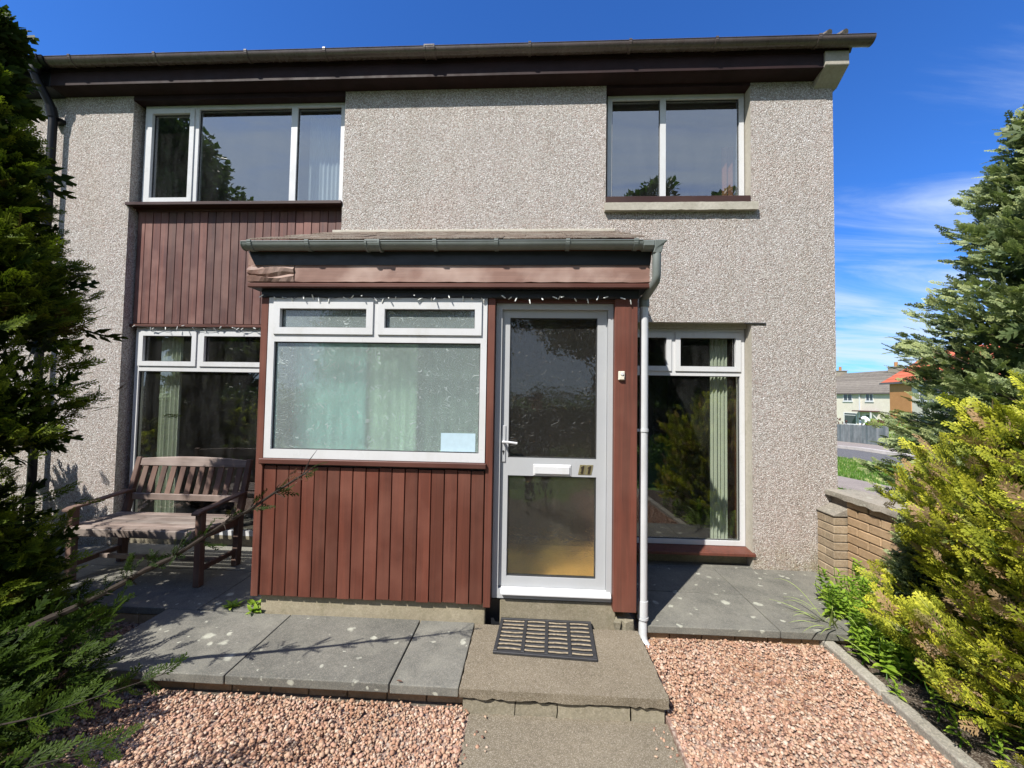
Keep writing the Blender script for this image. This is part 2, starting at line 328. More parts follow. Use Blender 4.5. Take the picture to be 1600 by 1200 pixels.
MT['maroon'] = m_wood('maroon_board', (.10, .035, .028), (.06, .022, .02), (.16, .07, .06), 'Z', .7, .3, .2)
MT['farwall'] = m_concrete('pale_harling', (.60, .55, .45), (.70, .65, .55), 0, .2, (.36, .33, .27), .3)
MT['farroof'] = m_concrete('grey_tile', (.145, .125, .105), (.205, .18, .15), 0, .2, (.09, .08, .065), .5)
MT['chimney'] = m_concrete('chimney_render', (.25, .21, .16), (.34, .30, .24), 0, .2, (.15, .12, .1), .5)
MT['redroof'] = m_concrete('orange_tile', (.52, .115, .055), (.62, .16, .08), 0, .1, (.35, .08, .05), .3)
MT['orange'] = m_concrete('orange_brick', (.42, .19, .07), (.50, .24, .09), 0, .1, (.33, .15, .06), .3)
MT['darkpane'] = m_plain('far_window_glass', (.05, .06, .07), .08, .1, spec=.8)
MT['skin'] = m_plain('skin', (.50, .30, .22), .5, .06)
MT['jacket'] = m_plain('dark_jacket', (.022, .022, .028), .85)
MT['jeans'] = m_plain('dark_trousers', (.020, .022, .032), .9)
MT['tshirt'] = m_plain('white_top', (.72, .74, .78), .85)
MT['wine'] = m_plain('wine_trousers', (.20, .04, .05), .85)
MT['hair'] = m_plain('dark_hair', (.02, .014, .01), .6)
MT['phone'] = m_plain('phone_shell', (.02, .02, .022), .25)
MT['stone_far'] = m_concrete('garden_stone', (.3, .28, .25), (.38, .35, .31), 0, .1)

# ------------------------------------------------------------------ mesh helpers
class MB:
    def __init__(s): s.v = []; s.f = []; s.mi = []
    def add(s, vs, fs, mi=0):
        b = len(s.v); s.v += [tuple(v) for v in vs]; s.f += [tuple(b+i for i in f) for f in fs]; s.mi += [mi]*len(fs); return s
    def box(s, x0, x1, y0, y1, z0, z1, mi=0, M=None):
        vs = [Vector(p) for p in ((x0,y0,z0),(x1,y0,z0),(x1,y1,z0),(x0,y1,z0),(x0,y0,z1),(x1,y0,z1),(x1,y1,z1),(x0,y1,z1))]
        if M is not None: vs = [M @ v for v in vs]
        return s.add(vs, ((0,3,2,1),(4,5,6,7),(0,1,5,4),(1,2,6,5),(2,3,7,6),(3,0,4,7)), mi)
    def bar(s, a, b, w, h, upv=(0, 0, 1), mi=0, w2=None, h2=None):
        a = Vector(a); b = Vector(b); d = (b-a).normalized(); u = Vector(upv); r = d.cross(u).normalized(); u = r.cross(d).normalized()
        w2 = w2 or w; h2 = h2 or h
        vs = [a-r*w/2-u*h/2, a+r*w/2-u*h/2, a+r*w/2+u*h/2, a-r*w/2+u*h/2, b-r*w2/2-u*h2/2, b+r*w2/2-u*h2/2, b+r*w2/2+u*h2/2, b-r*w2/2+u*h2/2]
        return s.add(vs, ((0,1,2,3),(7,6,5,4),(0,4,5,1),(1,5,6,2),(2,6,7,3),(3,7,4,0)), mi)
    def prism(s, pts, x0, x1, axis='X', mi=0):
        n = len(pts)
        g = (lambda a, p: (a, p[0], p[1])) if axis == 'X' else ((lambda a, p: (p[0], a, p[1])) if axis == 'Y' else (lambda a, p: (p[0], p[1], a)))
        vs = [g(x0, p) for p in pts]+[g(x1, p) for p in pts]
        fs = [tuple(range(n))[::-1], tuple(range(n, 2*n))]+[(i, (i+1) % n, n+(i+1) % n, n+i) for i in range(n)]
        return s.add(vs, fs, mi)
    def tube(s, pts, r, seg=10, mi=0, cap=True, radii=None):
        pts = [Vector(p) for p in pts]; n = len(pts); rings = []
        prev = None
        for i, p in enumerate(pts):
            d = (pts[min(i+1, n-1)]-pts[max(i-1, 0)]).normalized()
            if prev is None:
                a = d.cross(Vector((0, 0, 1)) if abs(d.z) < .9 else Vector((1, 0, 0))).normalized()
            else: a = (prev-d*prev.dot(d)).normalized()
            prev = a; b = d.cross(a); rr = radii[i] if radii else r
            rings.append([p+(a*math.cos(2*PI*k/seg)+b*math.sin(2*PI*k/seg))*rr for k in range(seg)])
        vs = [v for r_ in rings for v in r_]; fs = []
        for i in range(n-1):
            for k in range(seg):
                k2 = (k+1) % seg; fs.append((i*seg+k, i*seg+k2, (i+1)*seg+k2, (i+1)*seg+k))
        if cap: fs.append(tuple(range(seg))[::-1]); fs.append(tuple((n-1)*seg+k for k in range(seg)))
        return s.add(vs, fs, mi)
    def mesh(s, name, mats):
        me = bpy.data.meshes.new(name); me.from_pydata(s.v, [], s.f); me.validate()
        for m_ in (mats if isinstance(mats, (list, tuple)) else [mats]): me.materials.append(m_)
        if any(s.mi): me.polygons.foreach_set('material_index', s.mi[:len(me.polygons)])
        me.update(); return me
    def build(s, name, mats, parent=None, bevel=0, smooth=False, seg=1):
        o = link(name, s.mesh(name, mats), parent)
        if smooth: smooth_angle(o.data)
        if bevel: bv(o, bevel, seg)
        return o
def smooth_angle(me, ang=40):
    me.polygons.foreach_set('use_smooth', [True]*len(me.polygons))
    try: me.set_sharp_from_angle(angle=math.radians(ang))
    except Exception: pass
def bv(o, w, seg=1):
    b = o.modifiers.new('bevel', 'BEVEL'); b.width = w; b.segments = seg; b.limit_method = 'ANGLE'; b.angle_limit = math.radians(50)
    return o
def link(name, data, parent=None):
    o = bpy.data.objects.new(name, data); COL.objects.link(o)
    if parent is not None: o.parent = parent; o.matrix_parent_inverse = parent.matrix_world.inverted() if False else Matrix.Translation(-parent.location) if parent.parent is None else Matrix.Identity(4)
    return o
def tag(o, label=None, cat=None, group=None, kind=None):
    if label: o['label'] = label
    if cat: o['category'] = cat
    if group: o['group'] = group
    if kind: o['kind'] = kind
    return o
def thing(name, loc, label, cat, group=None, kind=None):
    o = bpy.data.objects.new(name, None); COL.objects.link(o); o.location = loc; o.empty_display_size = .1
    return tag(o, label, cat, group, kind)
# all part meshes are given in world coordinates; link() above offsets them by the parent's location
def npmesh(name, V, F, mats, attrs=None, parent=None, smooth=False):
    me = bpy.data.meshes.new(name); nv = len(V); nf = len(F); k = F.shape[1]
    me.vertices.add(nv); me.vertices.foreach_set('co', V.astype(np.float32).ravel())
    me.loops.add(nf*k); me.loops.foreach_set('vertex_index', F.astype(np.int32).ravel())
    me.polygons.add(nf); me.polygons.foreach_set('loop_start', np.arange(0, nf*k, k, dtype=np.int32))
    me.polygons.foreach_set('loop_total', np.full(nf, k, dtype=np.int32)) if False else None
    if smooth: me.polygons.foreach_set('use_smooth', np.ones(nf, dtype=bool))
    for n_, a in (attrs or {}).items():
        at = me.attributes.new(n_, 'FLOAT', 'POINT'); at.data.foreach_set('value', a.astype(np.float32))
    for m_ in (mats if isinstance(mats, (list, tuple)) else [mats]): me.materials.append(m_)
    me.update(calc_edges=True); me.validate()
    return link(name, me, parent)

def wall_grid(mb, xs, zs, holes, y0, y1, back=True):
    """wall in the XZ plane with rectangular holes; front/back/top faces material 0, reveals material 1"""
    def solid(i, j):
        if i < 0 or j < 0 or i >= len(xs)-1 or j >= len(zs)-1: return None
        cx_, cz_ = (xs[i]+xs[i+1])/2, (zs[j]+zs[j+1])/2
        return not any(h[0] < cx_ < h[1] and h[2] < cz_ < h[3] for h in holes)
    for i in range(len(xs)-1):
        for j in range(len(zs)-1):
            if not solid(i, j): continue
            a, b, c, d = xs[i], xs[i+1], zs[j], zs[j+1]
            mb.add([(a,y0,c),(b,y0,c),(b,y0,d),(a,y0,d)], [(0,1,2,3)], 0)
            mb.add([(a,y1,c),(b,y1,c),(b,y1,d),(a,y1,d)], [(3,2,1,0)], 2)
            for (di, dj, q) in ((-1,0,[(a,y1,c),(a,y0,c),(a,y0,d),(a,y1,d)]),(1,0,[(b,y0,c),(b,y1,c),(b,y1,d),(b,y0,d)]),(0,-1,[(a,y1,c),(b,y1,c),(b,y0,c),(a,y0,c)]),(0,1,[(a,y0,d),(b,y0,d),(b,y1,d),(a,y1,d)])):
                s_ = solid(i+di, j+dj)
                if s_ is None: mb.add(q, [(0,1,2,3)], 0)
                elif not s_: mb.add(q, [(0,1,2,3)], 1)

def window(parent, x0, x1, z0, z1, y, lights, fr=.045, depth=.06, glass='glass', label=None, name='window'):
    """lights: list of (x0,x1,z0,z1,opening) of the clear divisions, frame bars fill between"""
    mb = MB()
    xs = sorted({x0, x1, *[l[0] for l in lights], *[l[1] for l in lights]}); zs = sorted({z0, z1, *[l[2] for l in lights], *[l[3] for l in lights]})
    wall_grid(mb, xs, zs, [l[:4] for l in lights], y, y+depth)
    mb.mi = [0]*len(mb.mi)
    fo = mb.build(name, MT['white'], parent, .004)
    if label: fo['label'] = label
    for (a, b, c, d, op) in lights:
        if op:
            sw = .042; sb = MB(); yy = y-.012
            e = .006
            wall_grid(sb, [a-e, a+sw, b-sw, b+e], [c-e, c+sw, d-sw, d+e], [(a+sw, b-sw, c+sw, d-sw)], yy, y+.03)
            sb.mi = [0]*len(sb.mi)
            sub('sash', sb, MT['white'], fo, .006)
            g = (a+sw, b-sw, c+sw, d-sw)
        else: g = (a, b, c, d)
        gb = MB(); w = .006   # gasket ring inside the glazing edge
        wall_grid(gb, [g[0], g[0]+w, g[1]-w, g[1]], [g[2], g[2]+w, g[3]-w, g[3]], [(g[0]+w, g[1]-w, g[2]+w, g[3]-w)], y+.016, y+.03)
        gb.mi = [0]*len(gb.mi); sub('gasket', gb, MT['gasket'], fo)
        p = MB().box(g[0]+w*.5, g[1]-w*.5, y+.022, y+.026, g[2]+w*.5, g[3]-w*.5)
        sub('pane', p, MT[glass], fo)
    return fo
def sub(name, mb, mat, part, bevel=0, smooth=False):
    """sub-part: child of a part; meshes in world coordinates, so take the part's parent offset back out"""
    o = bpy.data.objects.new(name, mb.mesh(name, mat)); COL.objects.link(o); o.parent = part
    root = part.parent if part.parent is not None else None
    o.matrix_parent_inverse = Matrix.Identity(4)
    if smooth: smooth_angle(o.data)
    if bevel: bv(o, bevel)
    return o
def shared(name, me, parent, loc=(0, 0, 0), rot=(0, 0, 0), scale=(1, 1, 1)):
    """part with shared mesh data, placed at a world location under a thing"""
    o = bpy.data.objects.new(name, me); COL.objects.link(o); o.parent = parent
    o.matrix_parent_inverse = Matrix.Translation(-parent.location)
    o.location = loc; o.rotation_euler = rot; o.scale = scale
    return o
# ================================================================== THE SETTING: ground
GZ = -0.115
def gz(y): return -0.30 if y < 12 else -0.30-(y-12)*0.0388
def drape(name, left, right, mat, dz, ys, kind='structure', label=None, thick=0):
    """strip between two edge functions X(y), following the ground slope"""
    mb = MB(); vs = []; n = len(ys)
    for y in ys: vs += [(left(y), y, gz(y)+dz), (right(y), y, gz(y)+dz)]
    fs = [(2*i, 2*i+1, 2*i+3, 2*i+2) for i in range(n-1)]
    if thick:
        b = len(vs)
        for y in ys: vs += [(left(y), y, gz(y)-.05), (right(y), y, gz(y)-.05)]
        fs += [(2*i+2, b+2*i+2, b+2*i, 2*i) for i in range(n-1)]+[(2*i+1, b+2*i+1, b+2*i+3, 2*i+3) for i in range(n-1)]
    mb.add(vs, fs); o = mb.build(name, mat); tag(o, label, None, None, kind); return o
mb = MB()
ysg = [-300, -40, -12, -3.6, 0, 6, 12, 20, 54, 60, 900]; xsg = [-900, -60, -8, 8, 60, 900]
V = [(x, y, -.30 if y < 12 else (gz(min(y, 54)))) for y in ysg for x in xsg]
V = [(x, y, z-.01) for x, y, z in V]
nx = len(xsg); mb.add(V, [(j*nx+i, j*nx+i+1, (j+1)*nx+i+1, (j+1)*nx+i) for j in range(len(ysg)-1) for i in range(nx-1)])
tag(mb.build('ground', MT['grass']), 'rough green grass stretching away past the house', None, None, 'structure')
YS = [-14, -6, 0, 4, 8, 12, 18, 24, 30, 40, 54]
e0 = lambda y: 6.80-.14*(y-4.5); e1 = lambda y: 7.95-.22*(y-5.6) if y > -2 else 9.6
e2 = lambda y: 10.65-.17*(y-9.2); e3 = lambda y: 12.88-.08*(y-11.5); e4 = lambda y: 13.12-.08*(y-11.5)
drape('pavement', lambda y: e0(max(y, -6)), lambda y: e1(max(y, -2)), MT['pave'], .012, YS, label='narrow tarmac footpath between two strips of lawn')
drape('road', lambda y: e2(max(y, -4)), e3, MT['asphalt'], .004, YS, label='grey asphalt road running past the gable end')
drape('kerb', e3, e4, MT['kerbfar'], .11, YS, label='pale kerb line along the far side of the road', thick=1)
drape('pavement', e4, lambda y: 15.45, MT['pave'], .10, YS, label='pavement in front of the grey picket fence')
# lawn strips (stuff: short grass blades on the verge)
def blades(name, n, xf, y0, y1, h, w, mat, label, zf=gz):
    ys = RNG.uniform(y0, y1, n); t = RNG.random(n); xs = np.array([xf(y, q) for y, q in zip(ys, t)])
    zs = np.array([zf(y) for y in ys]); a = RNG.uniform(0, 2*PI, n); hh = h*RNG.uniform(.5, 1.2, n); ln = RNG.uniform(0, .5, n)*hh
    b = np.stack([xs, ys, zs], 1); d = np.stack([np.cos(a), np.sin(a), 0*a], 1)*w; l2 = np.stack([np.cos(a*3), np.sin(a*3), 0*a], 1)*ln[:, None]
    V = np.stack([b-d, b+d, b+l2+np.stack([0*a, 0*a, hh], 1)], 1).reshape(-1, 3); F = np.arange(3*n).reshape(n, 3)
    tip = np.tile([0, 0, 1.], n); rnd = np.repeat(RNG.random(n), 3)
    o = npmesh(name, V, F, mat, {'tip': tip, 'rnd': rnd}); tag(o, label, None, None, 'stuff'); return o
blades('grass', 12000, lambda y, q: 3.1+(e0(y)-3.1)*q, .3, 7, .06, .006, MT['blade'], 'short green lawn grass just beyond the garden wall', lambda y: -.29)
blades('grass', 22000, lambda y, q: e1(y)+(e2(y)-e1(y))*q, 4, 14, .07, .009, MT['blade'], 'bright green verge between footpath and road')

# ------------------------------------------------------------------ patio, doorstep, path, gravel
patio = thing('patio', (0, -.8, 0), 'raised patio of weathered grey slabs along the house front', None, None, 'structure')
def slab_me(w, d, t, name='slab'):
    return MB().box(-w/2, w/2, -d/2, d/2, -t, 0).mesh(name, MT['slab'])
SL = {}
def slab(x0, x1, y0, y1, t=.05):
    k = (round(x1-x0, 3), round(y1-y0, 3))
    if k not in SL: SL[k] = slab_me(x1-x0-.007, y1-y0-.007, t)
    o = shared('slab', SL[k], patio, ((x0+x1)/2, (y0+y1)/2, random.uniform(-.003, .001)), (random.uniform(-.003, .003), random.uniform(-.002, .002), random.uniform(-.002, .002)))
    bv(o, .005, 2)
for x0, x1 in ((-2.575, -1.655), (-1.655, -.735), (-.735, -.355)): slab(x0, x1, -1.635, -1.03)
xr = [-5.10, -4.19, -3.27, -2.355, -1.90]
for a, b in zip(xr[:-1], xr[1:]):
    slab(a, b, -1.03, -.42); slab(a, b, -.42, .09 if a > -4.2 else 0)
for a, b in ((-2.355, -1.90),): pass
xr = [.80, 1.72, 2.64]
for a, b in zip(xr[:-1], xr[1:]):
    slab(a, b, -.985, -.49); slab(a, b, -.49, 0)
slab(.735, 2.09, 0, .12)
# brick and mortar bed that carries the slabs
mb = MB(); mb.box(-2.54, -.36, -1.565, -1.03, -.35, -.054); mb.box(-5.1, -1.9, -1.00, .1, -.35, -.054); mb.box(.76, 2.62, -.925, .1, -.35, -.054)
mb.build('slab_bed', MT['mortar'], patio)
brme = MB().box(-.1075, .1075, -.02, .02, -.0325, .0325).mesh('brick', MT['brick'])
for i in range(10):
    o = shared('brick', brme, patio, (-2.43+i*.222, -1.555+random.uniform(-.003, .003), -.094), (0, 0, random.uniform(-.02, .02))); bv(o, .004)
for i in range(8):
    o = shared('brick', brme, patio, (.88+i*.222, -.925, -.094), (0, 0, random.uniform(-.02, .02))); bv(o, .004)
for i in range(6):
    o = shared('brick', brme, patio, (-3.8+i*.222, -1.0, -.094), (0, 0, random.uniform(-.02, .02))); bv(o, .004)

def rough_block(x0, x1, y0, y1, z0, z1, nx, ny, nz, amp, seed):
    """slab with a chipped, uneven surface"""
    rr = random.Random(seed); mb = MB(); idx = {}; vs = []; fs = []
    def vid(i, j, k):
        if (i, j, k) not in idx:
            e = sum((i in (0, nx), j in (0, ny), k in (0, nz)))
            a = amp*(1.6 if e > 1 else .5)
            idx[(i, j, k)] = len(vs)
            vs.append((x0+(x1-x0)*i/nx+rr.uniform(-a, a), y0+(y1-y0)*j/ny+rr.uniform(-a, a), z0+(z1-z0)*k/nz+(rr.uniform(-a, a)*(.35 if k == nz else 1.4))))
        return idx[(i, j, k)]
    for i in range(nx):
        for j in range(ny):
            fs.append((vid(i,j,nz), vid(i+1,j,nz), vid(i+1,j+1,nz), vid(i,j+1,nz))); fs.append((vid(i,j+1,0), vid(i+1,j+1,0), vid(i+1,j,0), vid(i,j,0)))
    for i in range(nx):
        for k in range(nz):
            fs.append((vid(i,0,k), vid(i+1,0,k), vid(i+1,0,k+1), vid(i,0,k+1))); fs.append((vid(i+1,ny,k), vid(i,ny,k), vid(i,ny,k+1), vid(i+1,ny,k+1)))
    for j in range(ny):
        for k in range(nz):
            fs.append((vid(0,j+1,k), vid(0,j,k), vid(0,j,k+1), vid(0,j+1,k+1))); fs.append((vid(nx,j,k), vid(nx,j+1,k), vid(nx,j+1,k+1), vid(nx,j,k+1)))
    return mb.add(vs, fs)
step = thing('doorstep', (.2, -1.35, GZ), 'tan concrete doorstep slab on cracked riser blocks below the door', 'doorstep')
rough_block(-.350, .742, -1.645, -1.06, -.043, .003, 44, 20, 3, .0022, 3).build('slab', MT['step'], step, 0, True)
for a, b, s_ in ((-.332, -.06, 1), (-.055, .165, 2), (.170, .545, 3), (.553, .725, 4)):
    rough_block(a, b, -1.625-(.004 if s_ % 2 else 0), -1.45, -.30, -.060-(.004 if s_ == 2 else 0), 10, 3, 6, .0024, s_).build('riser_block', MT['riser'], step, 0, True)
rough_block(-.31, .72, -1.45, -1.07, -.3, -.054, 6, 3, 3, .002, 9).build('core', MT['mortar'], step)
o = rough_block(-.300, .735, -4.6, -1.63, -.35, GZ-.014, 50, 110, 2, .0035, 12).build('path', MT['path'], None, 0, True); tag(o, 'worn concrete path leading up to the doorstep', None, None, 'structure')

mb = MB(); mb.box(-6, -.30, -5.2, -1.60, -.34, GZ-.018); mb.box(-6, -2.54, -1.60, -1.0, -.34, GZ-.0185); mb.box(.735, 2.02, -5.2, -.925, -.34, GZ+.008)
tag(mb.build('gravel_bed', MT['gravelbed']), 'stony bed beneath the pink gravel', None, None, 'structure')
def gravel():
    ico = np.array([(0, 0, 1)]+[(math.cos(2*PI*k/5)*.894, math.sin(2*PI*k/5)*.894, .447) for k in range(5)]+[(math.cos(2*PI*(k+.5)/5)*.894, math.sin(2*PI*(k+.5)/5)*.894, -.447) for k in range(5)]+[(0, 0, -1)])
    fs = [(0, 1+k, 1+(k+1) % 5) for k in range(5)]+[(1+k, 6+k, 1+(k+1) % 5) for k in range(5)]+[(1+(k+1) % 5, 6+k, 6+(k+1) % 5) for k in range(5)]+[(11, 6+(k+1) % 5, 6+k) for k in range(5)]
    fs = np.array([f for f in fs if 11 not in f])
    P = []
    def zone(x0, x1, y0, y1, dens):
        n = int((x1-x0)*(y1-y0)*dens); P.append(np.stack([RNG.uniform(x0, x1, n), RNG.uniform(y0, y1, n)], 1))
    zone(-2.9, -.305, -2.35, -1.60, 9000); zone(-4.0, -2.60, -1.635, -1.02, 6500); zone(.75, 2.0, -2.15, -.965, 9200)
    zone(-1.6, -.305, -2.9, -2.35, 2500); zone(.75, 2.0, -2.7, -2.2, 2500)
    # strays on the path and the patio
    n = 130; P.append(np.stack([RNG.choice([-.29, .72], n)+RNG.normal(0, .05, n), RNG.uniform(-2.3, -1.66, n)], 1))
    P = np.concatenate(P); n = len(P)
    sx = RNG.lognormal(math.log(.0078), .30, n).clip(.004, .015)
    S = np.stack([sx, sx*RNG.uniform(.6, .95, n), sx*RNG.uniform(.38, .75, n)], 1)
    V = ico[None]*(1+RNG.normal(0, .13, (n, 12, 1)))*S[:, None, :]
    a = RNG.uniform(0, 2*PI, n); b = RNG.normal(0, .45, n)
    ca, sa, cb, sb = np.cos(a), np.sin(a), np.cos(b), np.sin(b)
    Rz = np.zeros((n, 3, 3)); Rz[:, 0, 0] = ca; Rz[:, 0, 1] = -sa; Rz[:, 1, 0] = sa; Rz[:, 1, 1] = ca; Rz[:, 2, 2] = 1
    Rx = np.zeros((n, 3, 3)); Rx[:, 0, 0] = 1; Rx[:, 1, 1] = cb; Rx[:, 1, 2] = -sb; Rx[:, 2, 1] = sb; Rx[:, 2, 2] = cb
    V = np.einsum('nij,nkj->nki', Rz @ Rx, V)
    z = GZ-.013+RNG.random(n)**1.5*.016+.008*np.sin(P[:, 0]*5+1)*np.sin(P[:, 1]*6)
    z += np.where(P[:, 0] > .74, .026, 0)
    V += np.stack([P[:, 0], P[:, 1], z], 1)[:, None]
    F = (fs[None]+12*np.arange(n)[:, None, None]).reshape(-1, 3)
    o = npmesh('gravel', V.reshape(-1, 3), F, MT['gravel']); tag(o, 'pinkish crushed stone gravel on both sides of the path', None, None, 'stuff')
    print('gravel', n)
gravel()

# bed edging, soil, garden wall
for i, (p, q) in enumerate((((2.035, -.90), (2.015, -1.42)), ((2.015, -1.425), (1.975, -2.30)), ((1.975, -2.305), (1.92, -3.2)))):
    a = Vector((*p, -.14)); b = Vector((*q, -.14))
    if i == 0: edg = thing('bed_edging', (2.0, -1.4, GZ), 'weathered concrete edging along the planted bed on the right', 'edging')
    MB().bar(a, b, .075, .17).build('edging_stone', MT['kerb'], edg, .008, False, 2)
mb = MB(); n_ = 26
for i in range(12):
    for j in range(n_):
        pass
xs_ = np.linspace(1.99, 2.80, 10); ys_ = np.linspace(-3.2, -.93, 26)
V = [(x, y, -.10+random.uniform(-.02, .035)) for y in ys_ for x in xs_]
mb.add(V, [(j*10+i, j*10+i+1, (j+1)*10+i+1, (j+1)*10+i) for j in range(25) for i in range(9)])
tag(mb.build('soil', MT['soil'], None, 0, True), 'dark soil of the planted bed beside the wall', None, None, 'structure')

wall = thing('garden_wall', (2.8, -1, GZ), 'low tan brick garden wall with concrete coping running out from the house corner', 'wall')
MB().box(2.79, 2.98, -2.6, -.004, -.35, .695).build('wall_core', MT['mortar'], wall)
bm_ = MB().box(-.005, .095, -.103, .103, -.0325, .0325).mesh('brick', MT['brick'])
bh_ = MB().box(-.005, .095, -.050, .050, -.0325, .0325).mesh('brick', MT['brick'])
for c in range(11):
    z = -.10+.0745*c+.0325; y = -.205; st = c % 2
    if st:
        o = shared('brick', bh_, wall, (2.775, y-.052, z)); bv(o, .004); y -= .110
    while y > -1.9:
        o = shared('brick', bm_, wall, (2.775+random.uniform(-.003, .003), y-.106, z), (0, 0, random.uniform(-.01, .01))); bv(o, .004); y -= .216
o = rough_block(2.735, 3.02, -2.6, -.006, .700, .752, 6, 36, 2, .004, 5).build('coping', MT['coping'], wall, 0, True)
# pier of the wall, with a sloping cap
bp_ = MB().box(-.06, .06, -.098, .098, -.0325, .0325).mesh('brick', MT['brick_p'])
bq_ = MB().box(-.06, .06, -.049, .049, -.0325, .0325).mesh('brick', MT['brick_p'])
for c in range(9):
    z = -.10+.0725*c+.0325
    if c % 2: ls = ((-.103, bp_),)
    else: ls = ((-.053, bq_), (-.153, bq_))
    for y, me in ls:
        o = shared('brick', me, wall, (2.722+random.uniform(-.002, .003), y+random.uniform(-.002, .002), z), (0, 0, random.uniform(-.015, .015))); bv(o, .005)
MB().box(2.67, 2.775, -.196, -.004, -.35, .55).build('pier_core', MT['mortar'], wall)
MB().add([(2.655,-.21,.556),(2.80,-.21,.556),(2.80,-.002,.556),(2.655,-.002,.556),(2.655,-.21,.57),(2.80,-.21,.64),(2.80,-.002,.64),(2.655,-.002,.57)],
         [(0,3,2,1),(4,5,6,7),(0,1,5,4),(1,2,6,5),(2,3,7,6),(3,0,4,7)]).build('pier_cap', MT['coping'], wall, .006, False, 2)

# ================================================================== THE HOUSE
house = thing('house', (-1, 0, 0), 'two storey pebbledashed end of terrace house with brown timber cladding', 'house')
mb = MB()
wall_grid(mb, [-4.94, -4.18], [-.35, 4.635], [], 0, .28)
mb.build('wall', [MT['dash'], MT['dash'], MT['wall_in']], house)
mb = MB()
wall_grid(mb, [-1.92, .709, 2.088, 2.855], [-.35, 2.296, 3.44, 4.635],
          [(.709, 2.088, 3.44, 4.7), (.709, 2.088, -.35, 2.296)], 0, .28)
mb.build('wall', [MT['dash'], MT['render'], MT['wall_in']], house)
# gable, party and rear walls
MB().box(2.575, 2.855, .281, 6.6, -.35, 4.635).build('gable_wall', MT['dash'], house)
MB().box(-4.94, -4.70, .281, 6.6, -.35, 4.635).build('party_wall', MT['wall_in'], house)
MB().box(-4.70, 2.575, 6.32, 6.6, -.35, 4.635).build('rear_wall', MT['dash'], house)
MB().box(-4.70, 2.575, .281, 6.32, -.2, -.02).build('floor', MT['floor_in'], house)
MB().box(-4.70, 2.575, .19, 6.32, 2.45, 2.62).build('upper_floor', MT['wall_in'], house)
MB().box(-4.70, 2.575, .281, 6.32, 4.62, 4.68).build('ceiling', MT['wall_in'], house)
MB().box(-4.69, -.6, 4.0, 4.1, -.02, 2.449).box(-.45, -.35, .29, 4.0, -.02, 2.449).box(-.34, 2.57, 3.6, 3.7, -.02, 2.449).box(-4.69, -.6, 3.4, 3.5, 2.621, 4.619).box(-.45, -.35, .29, 3.4, 2.621, 4.619).box(-.34, 2.57, 3.2, 3.3, 2.621, 4.619).build('room_partition', MT['wall_in'], house)
# roof
mb = MB()
for x0, x1, p in ((-4.94, 2.93, house),):
    MB().prism([(-.18, 4.905), (3.3, 6.95), (6.8, 4.905), (6.8, 4.80), (3.3, 6.85), (-.12, 4.80)], x0, x1).build('roof', MT['farroof'], p)
tl = MB().prism([(-.22, 4.925), (.2, 5.17), (.2, 5.19), (-.22, 4.955)], -.14, .14).mesh('roof_tile', MT['farroof'])
tm = MB().tube([(0, -.225, 4.925), (0, -.10, 4.985)], .028, 8).mesh('roof_tile', MT['farroof'])
for i in range(2): shared('roof_tile', tm, house, (2.80-i*.14, 0, -.026))
# eaves: sloping soffit, fascia and gutter
def eaves(parent, x0, x1, fm, sm, gm, br, joints=()):
    MB().prism([(0.12, 4.636), (-.005, 4.636), (-.112, 4.655), (-.112, 4.675), (.12, 4.675)], x0, x1).build('soffit', sm, parent)
    MB().prism([(-.113, 4.652), (-.135, 4.652), (-.135, 4.79), (-.113, 4.90)], x0, x1).build('fascia', fm, parent, .003)
def gutter(name, parent, x0, x1, yc, zc, r, mat, brackets, joints, ends=(1, 1), sag=.004):
    mb = MB(); n = 12; k = max(2, int((x1-x0)/.4)); vs = []; fs = []
    for i in range(k+1):
        x = x0+(x1-x0)*i/k; dz = -sag*math.sin(i*2.1)*.5
        for j in range(n+1):
            a = PI+PI*j/n; vs.append((x, yc+r*math.cos(a), zc+dz+r*1.05*math.sin(a)))
        for j in range(n+1):
            a = 2*PI-PI*j/n; rr = r-.004; vs.append((x, yc+rr*math.cos(a), zc+dz+.0005+rr*1.05*math.sin(a)))
    m_ = 2*(n+1)
    for i in range(k):
        for j in range(m_): j2 = (j+1) % m_; fs.append((i*m_+j, (i+1)*m_+j, (i+1)*m_+j2, i*m_+j2))
    mb.add(vs, fs)
    for e, x in ((ends[0], x0), (ends[1], x1)):
        if e: mb.prism([(yc+(r+.002)*math.cos(PI+PI*j/n), zc+(r+.003)*1.05*math.sin(PI+PI*j/n)) for j in range(n+1)], x-.004, x+.004)
    mb.tube([(x0, yc-r+.001, zc), (x1, yc-r+.001, zc)], .0045, 6)
    g = mb.build(name, mat, parent, 0, True)
    for x, w in [(b, .026) for b in brackets]+[(j, .10) for j in joints]:
        q = MB(); q.prism([(yc+(r+.006)*math.cos(PI+PI*j/n), zc-.001+(r+.006)*1.05*math.sin(PI+PI*j/n)) for j in range(n+1)]+[(yc+(r+.0005)*math.cos(2*PI-PI*j/n), zc+(r+.0005)*1.05*math.sin(2*PI-PI*j/n)) for j in range(n+1)], x-w/2, x+w/2)
        q.box(x-w/2, x+w/2, yc-r-.008, yc-r+.012, zc-.002, zc+.010)
        if w > .05:
            for dx in (-.045, .045): q.prism([(yc+(r+.011)*math.cos(PI+PI*j/n), zc-.001+(r+.011)*1.05*math.sin(PI+PI*j/n)) for j in range(n+1)]+[(yc+(r+.005)*math.cos(2*PI-PI*j/n), zc+(r+.005)*1.05*math.sin(2*PI-PI*j/n)) for j in range(n+1)], x+dx-.007, x+dx+.007)
            link('gutter_joint', q.mesh('gutter_joint', mat), parent) if parent.parent else q.build('gutter_joint', mat, parent)
        else: q.build('gutter_bracket', mat, parent)
    return g
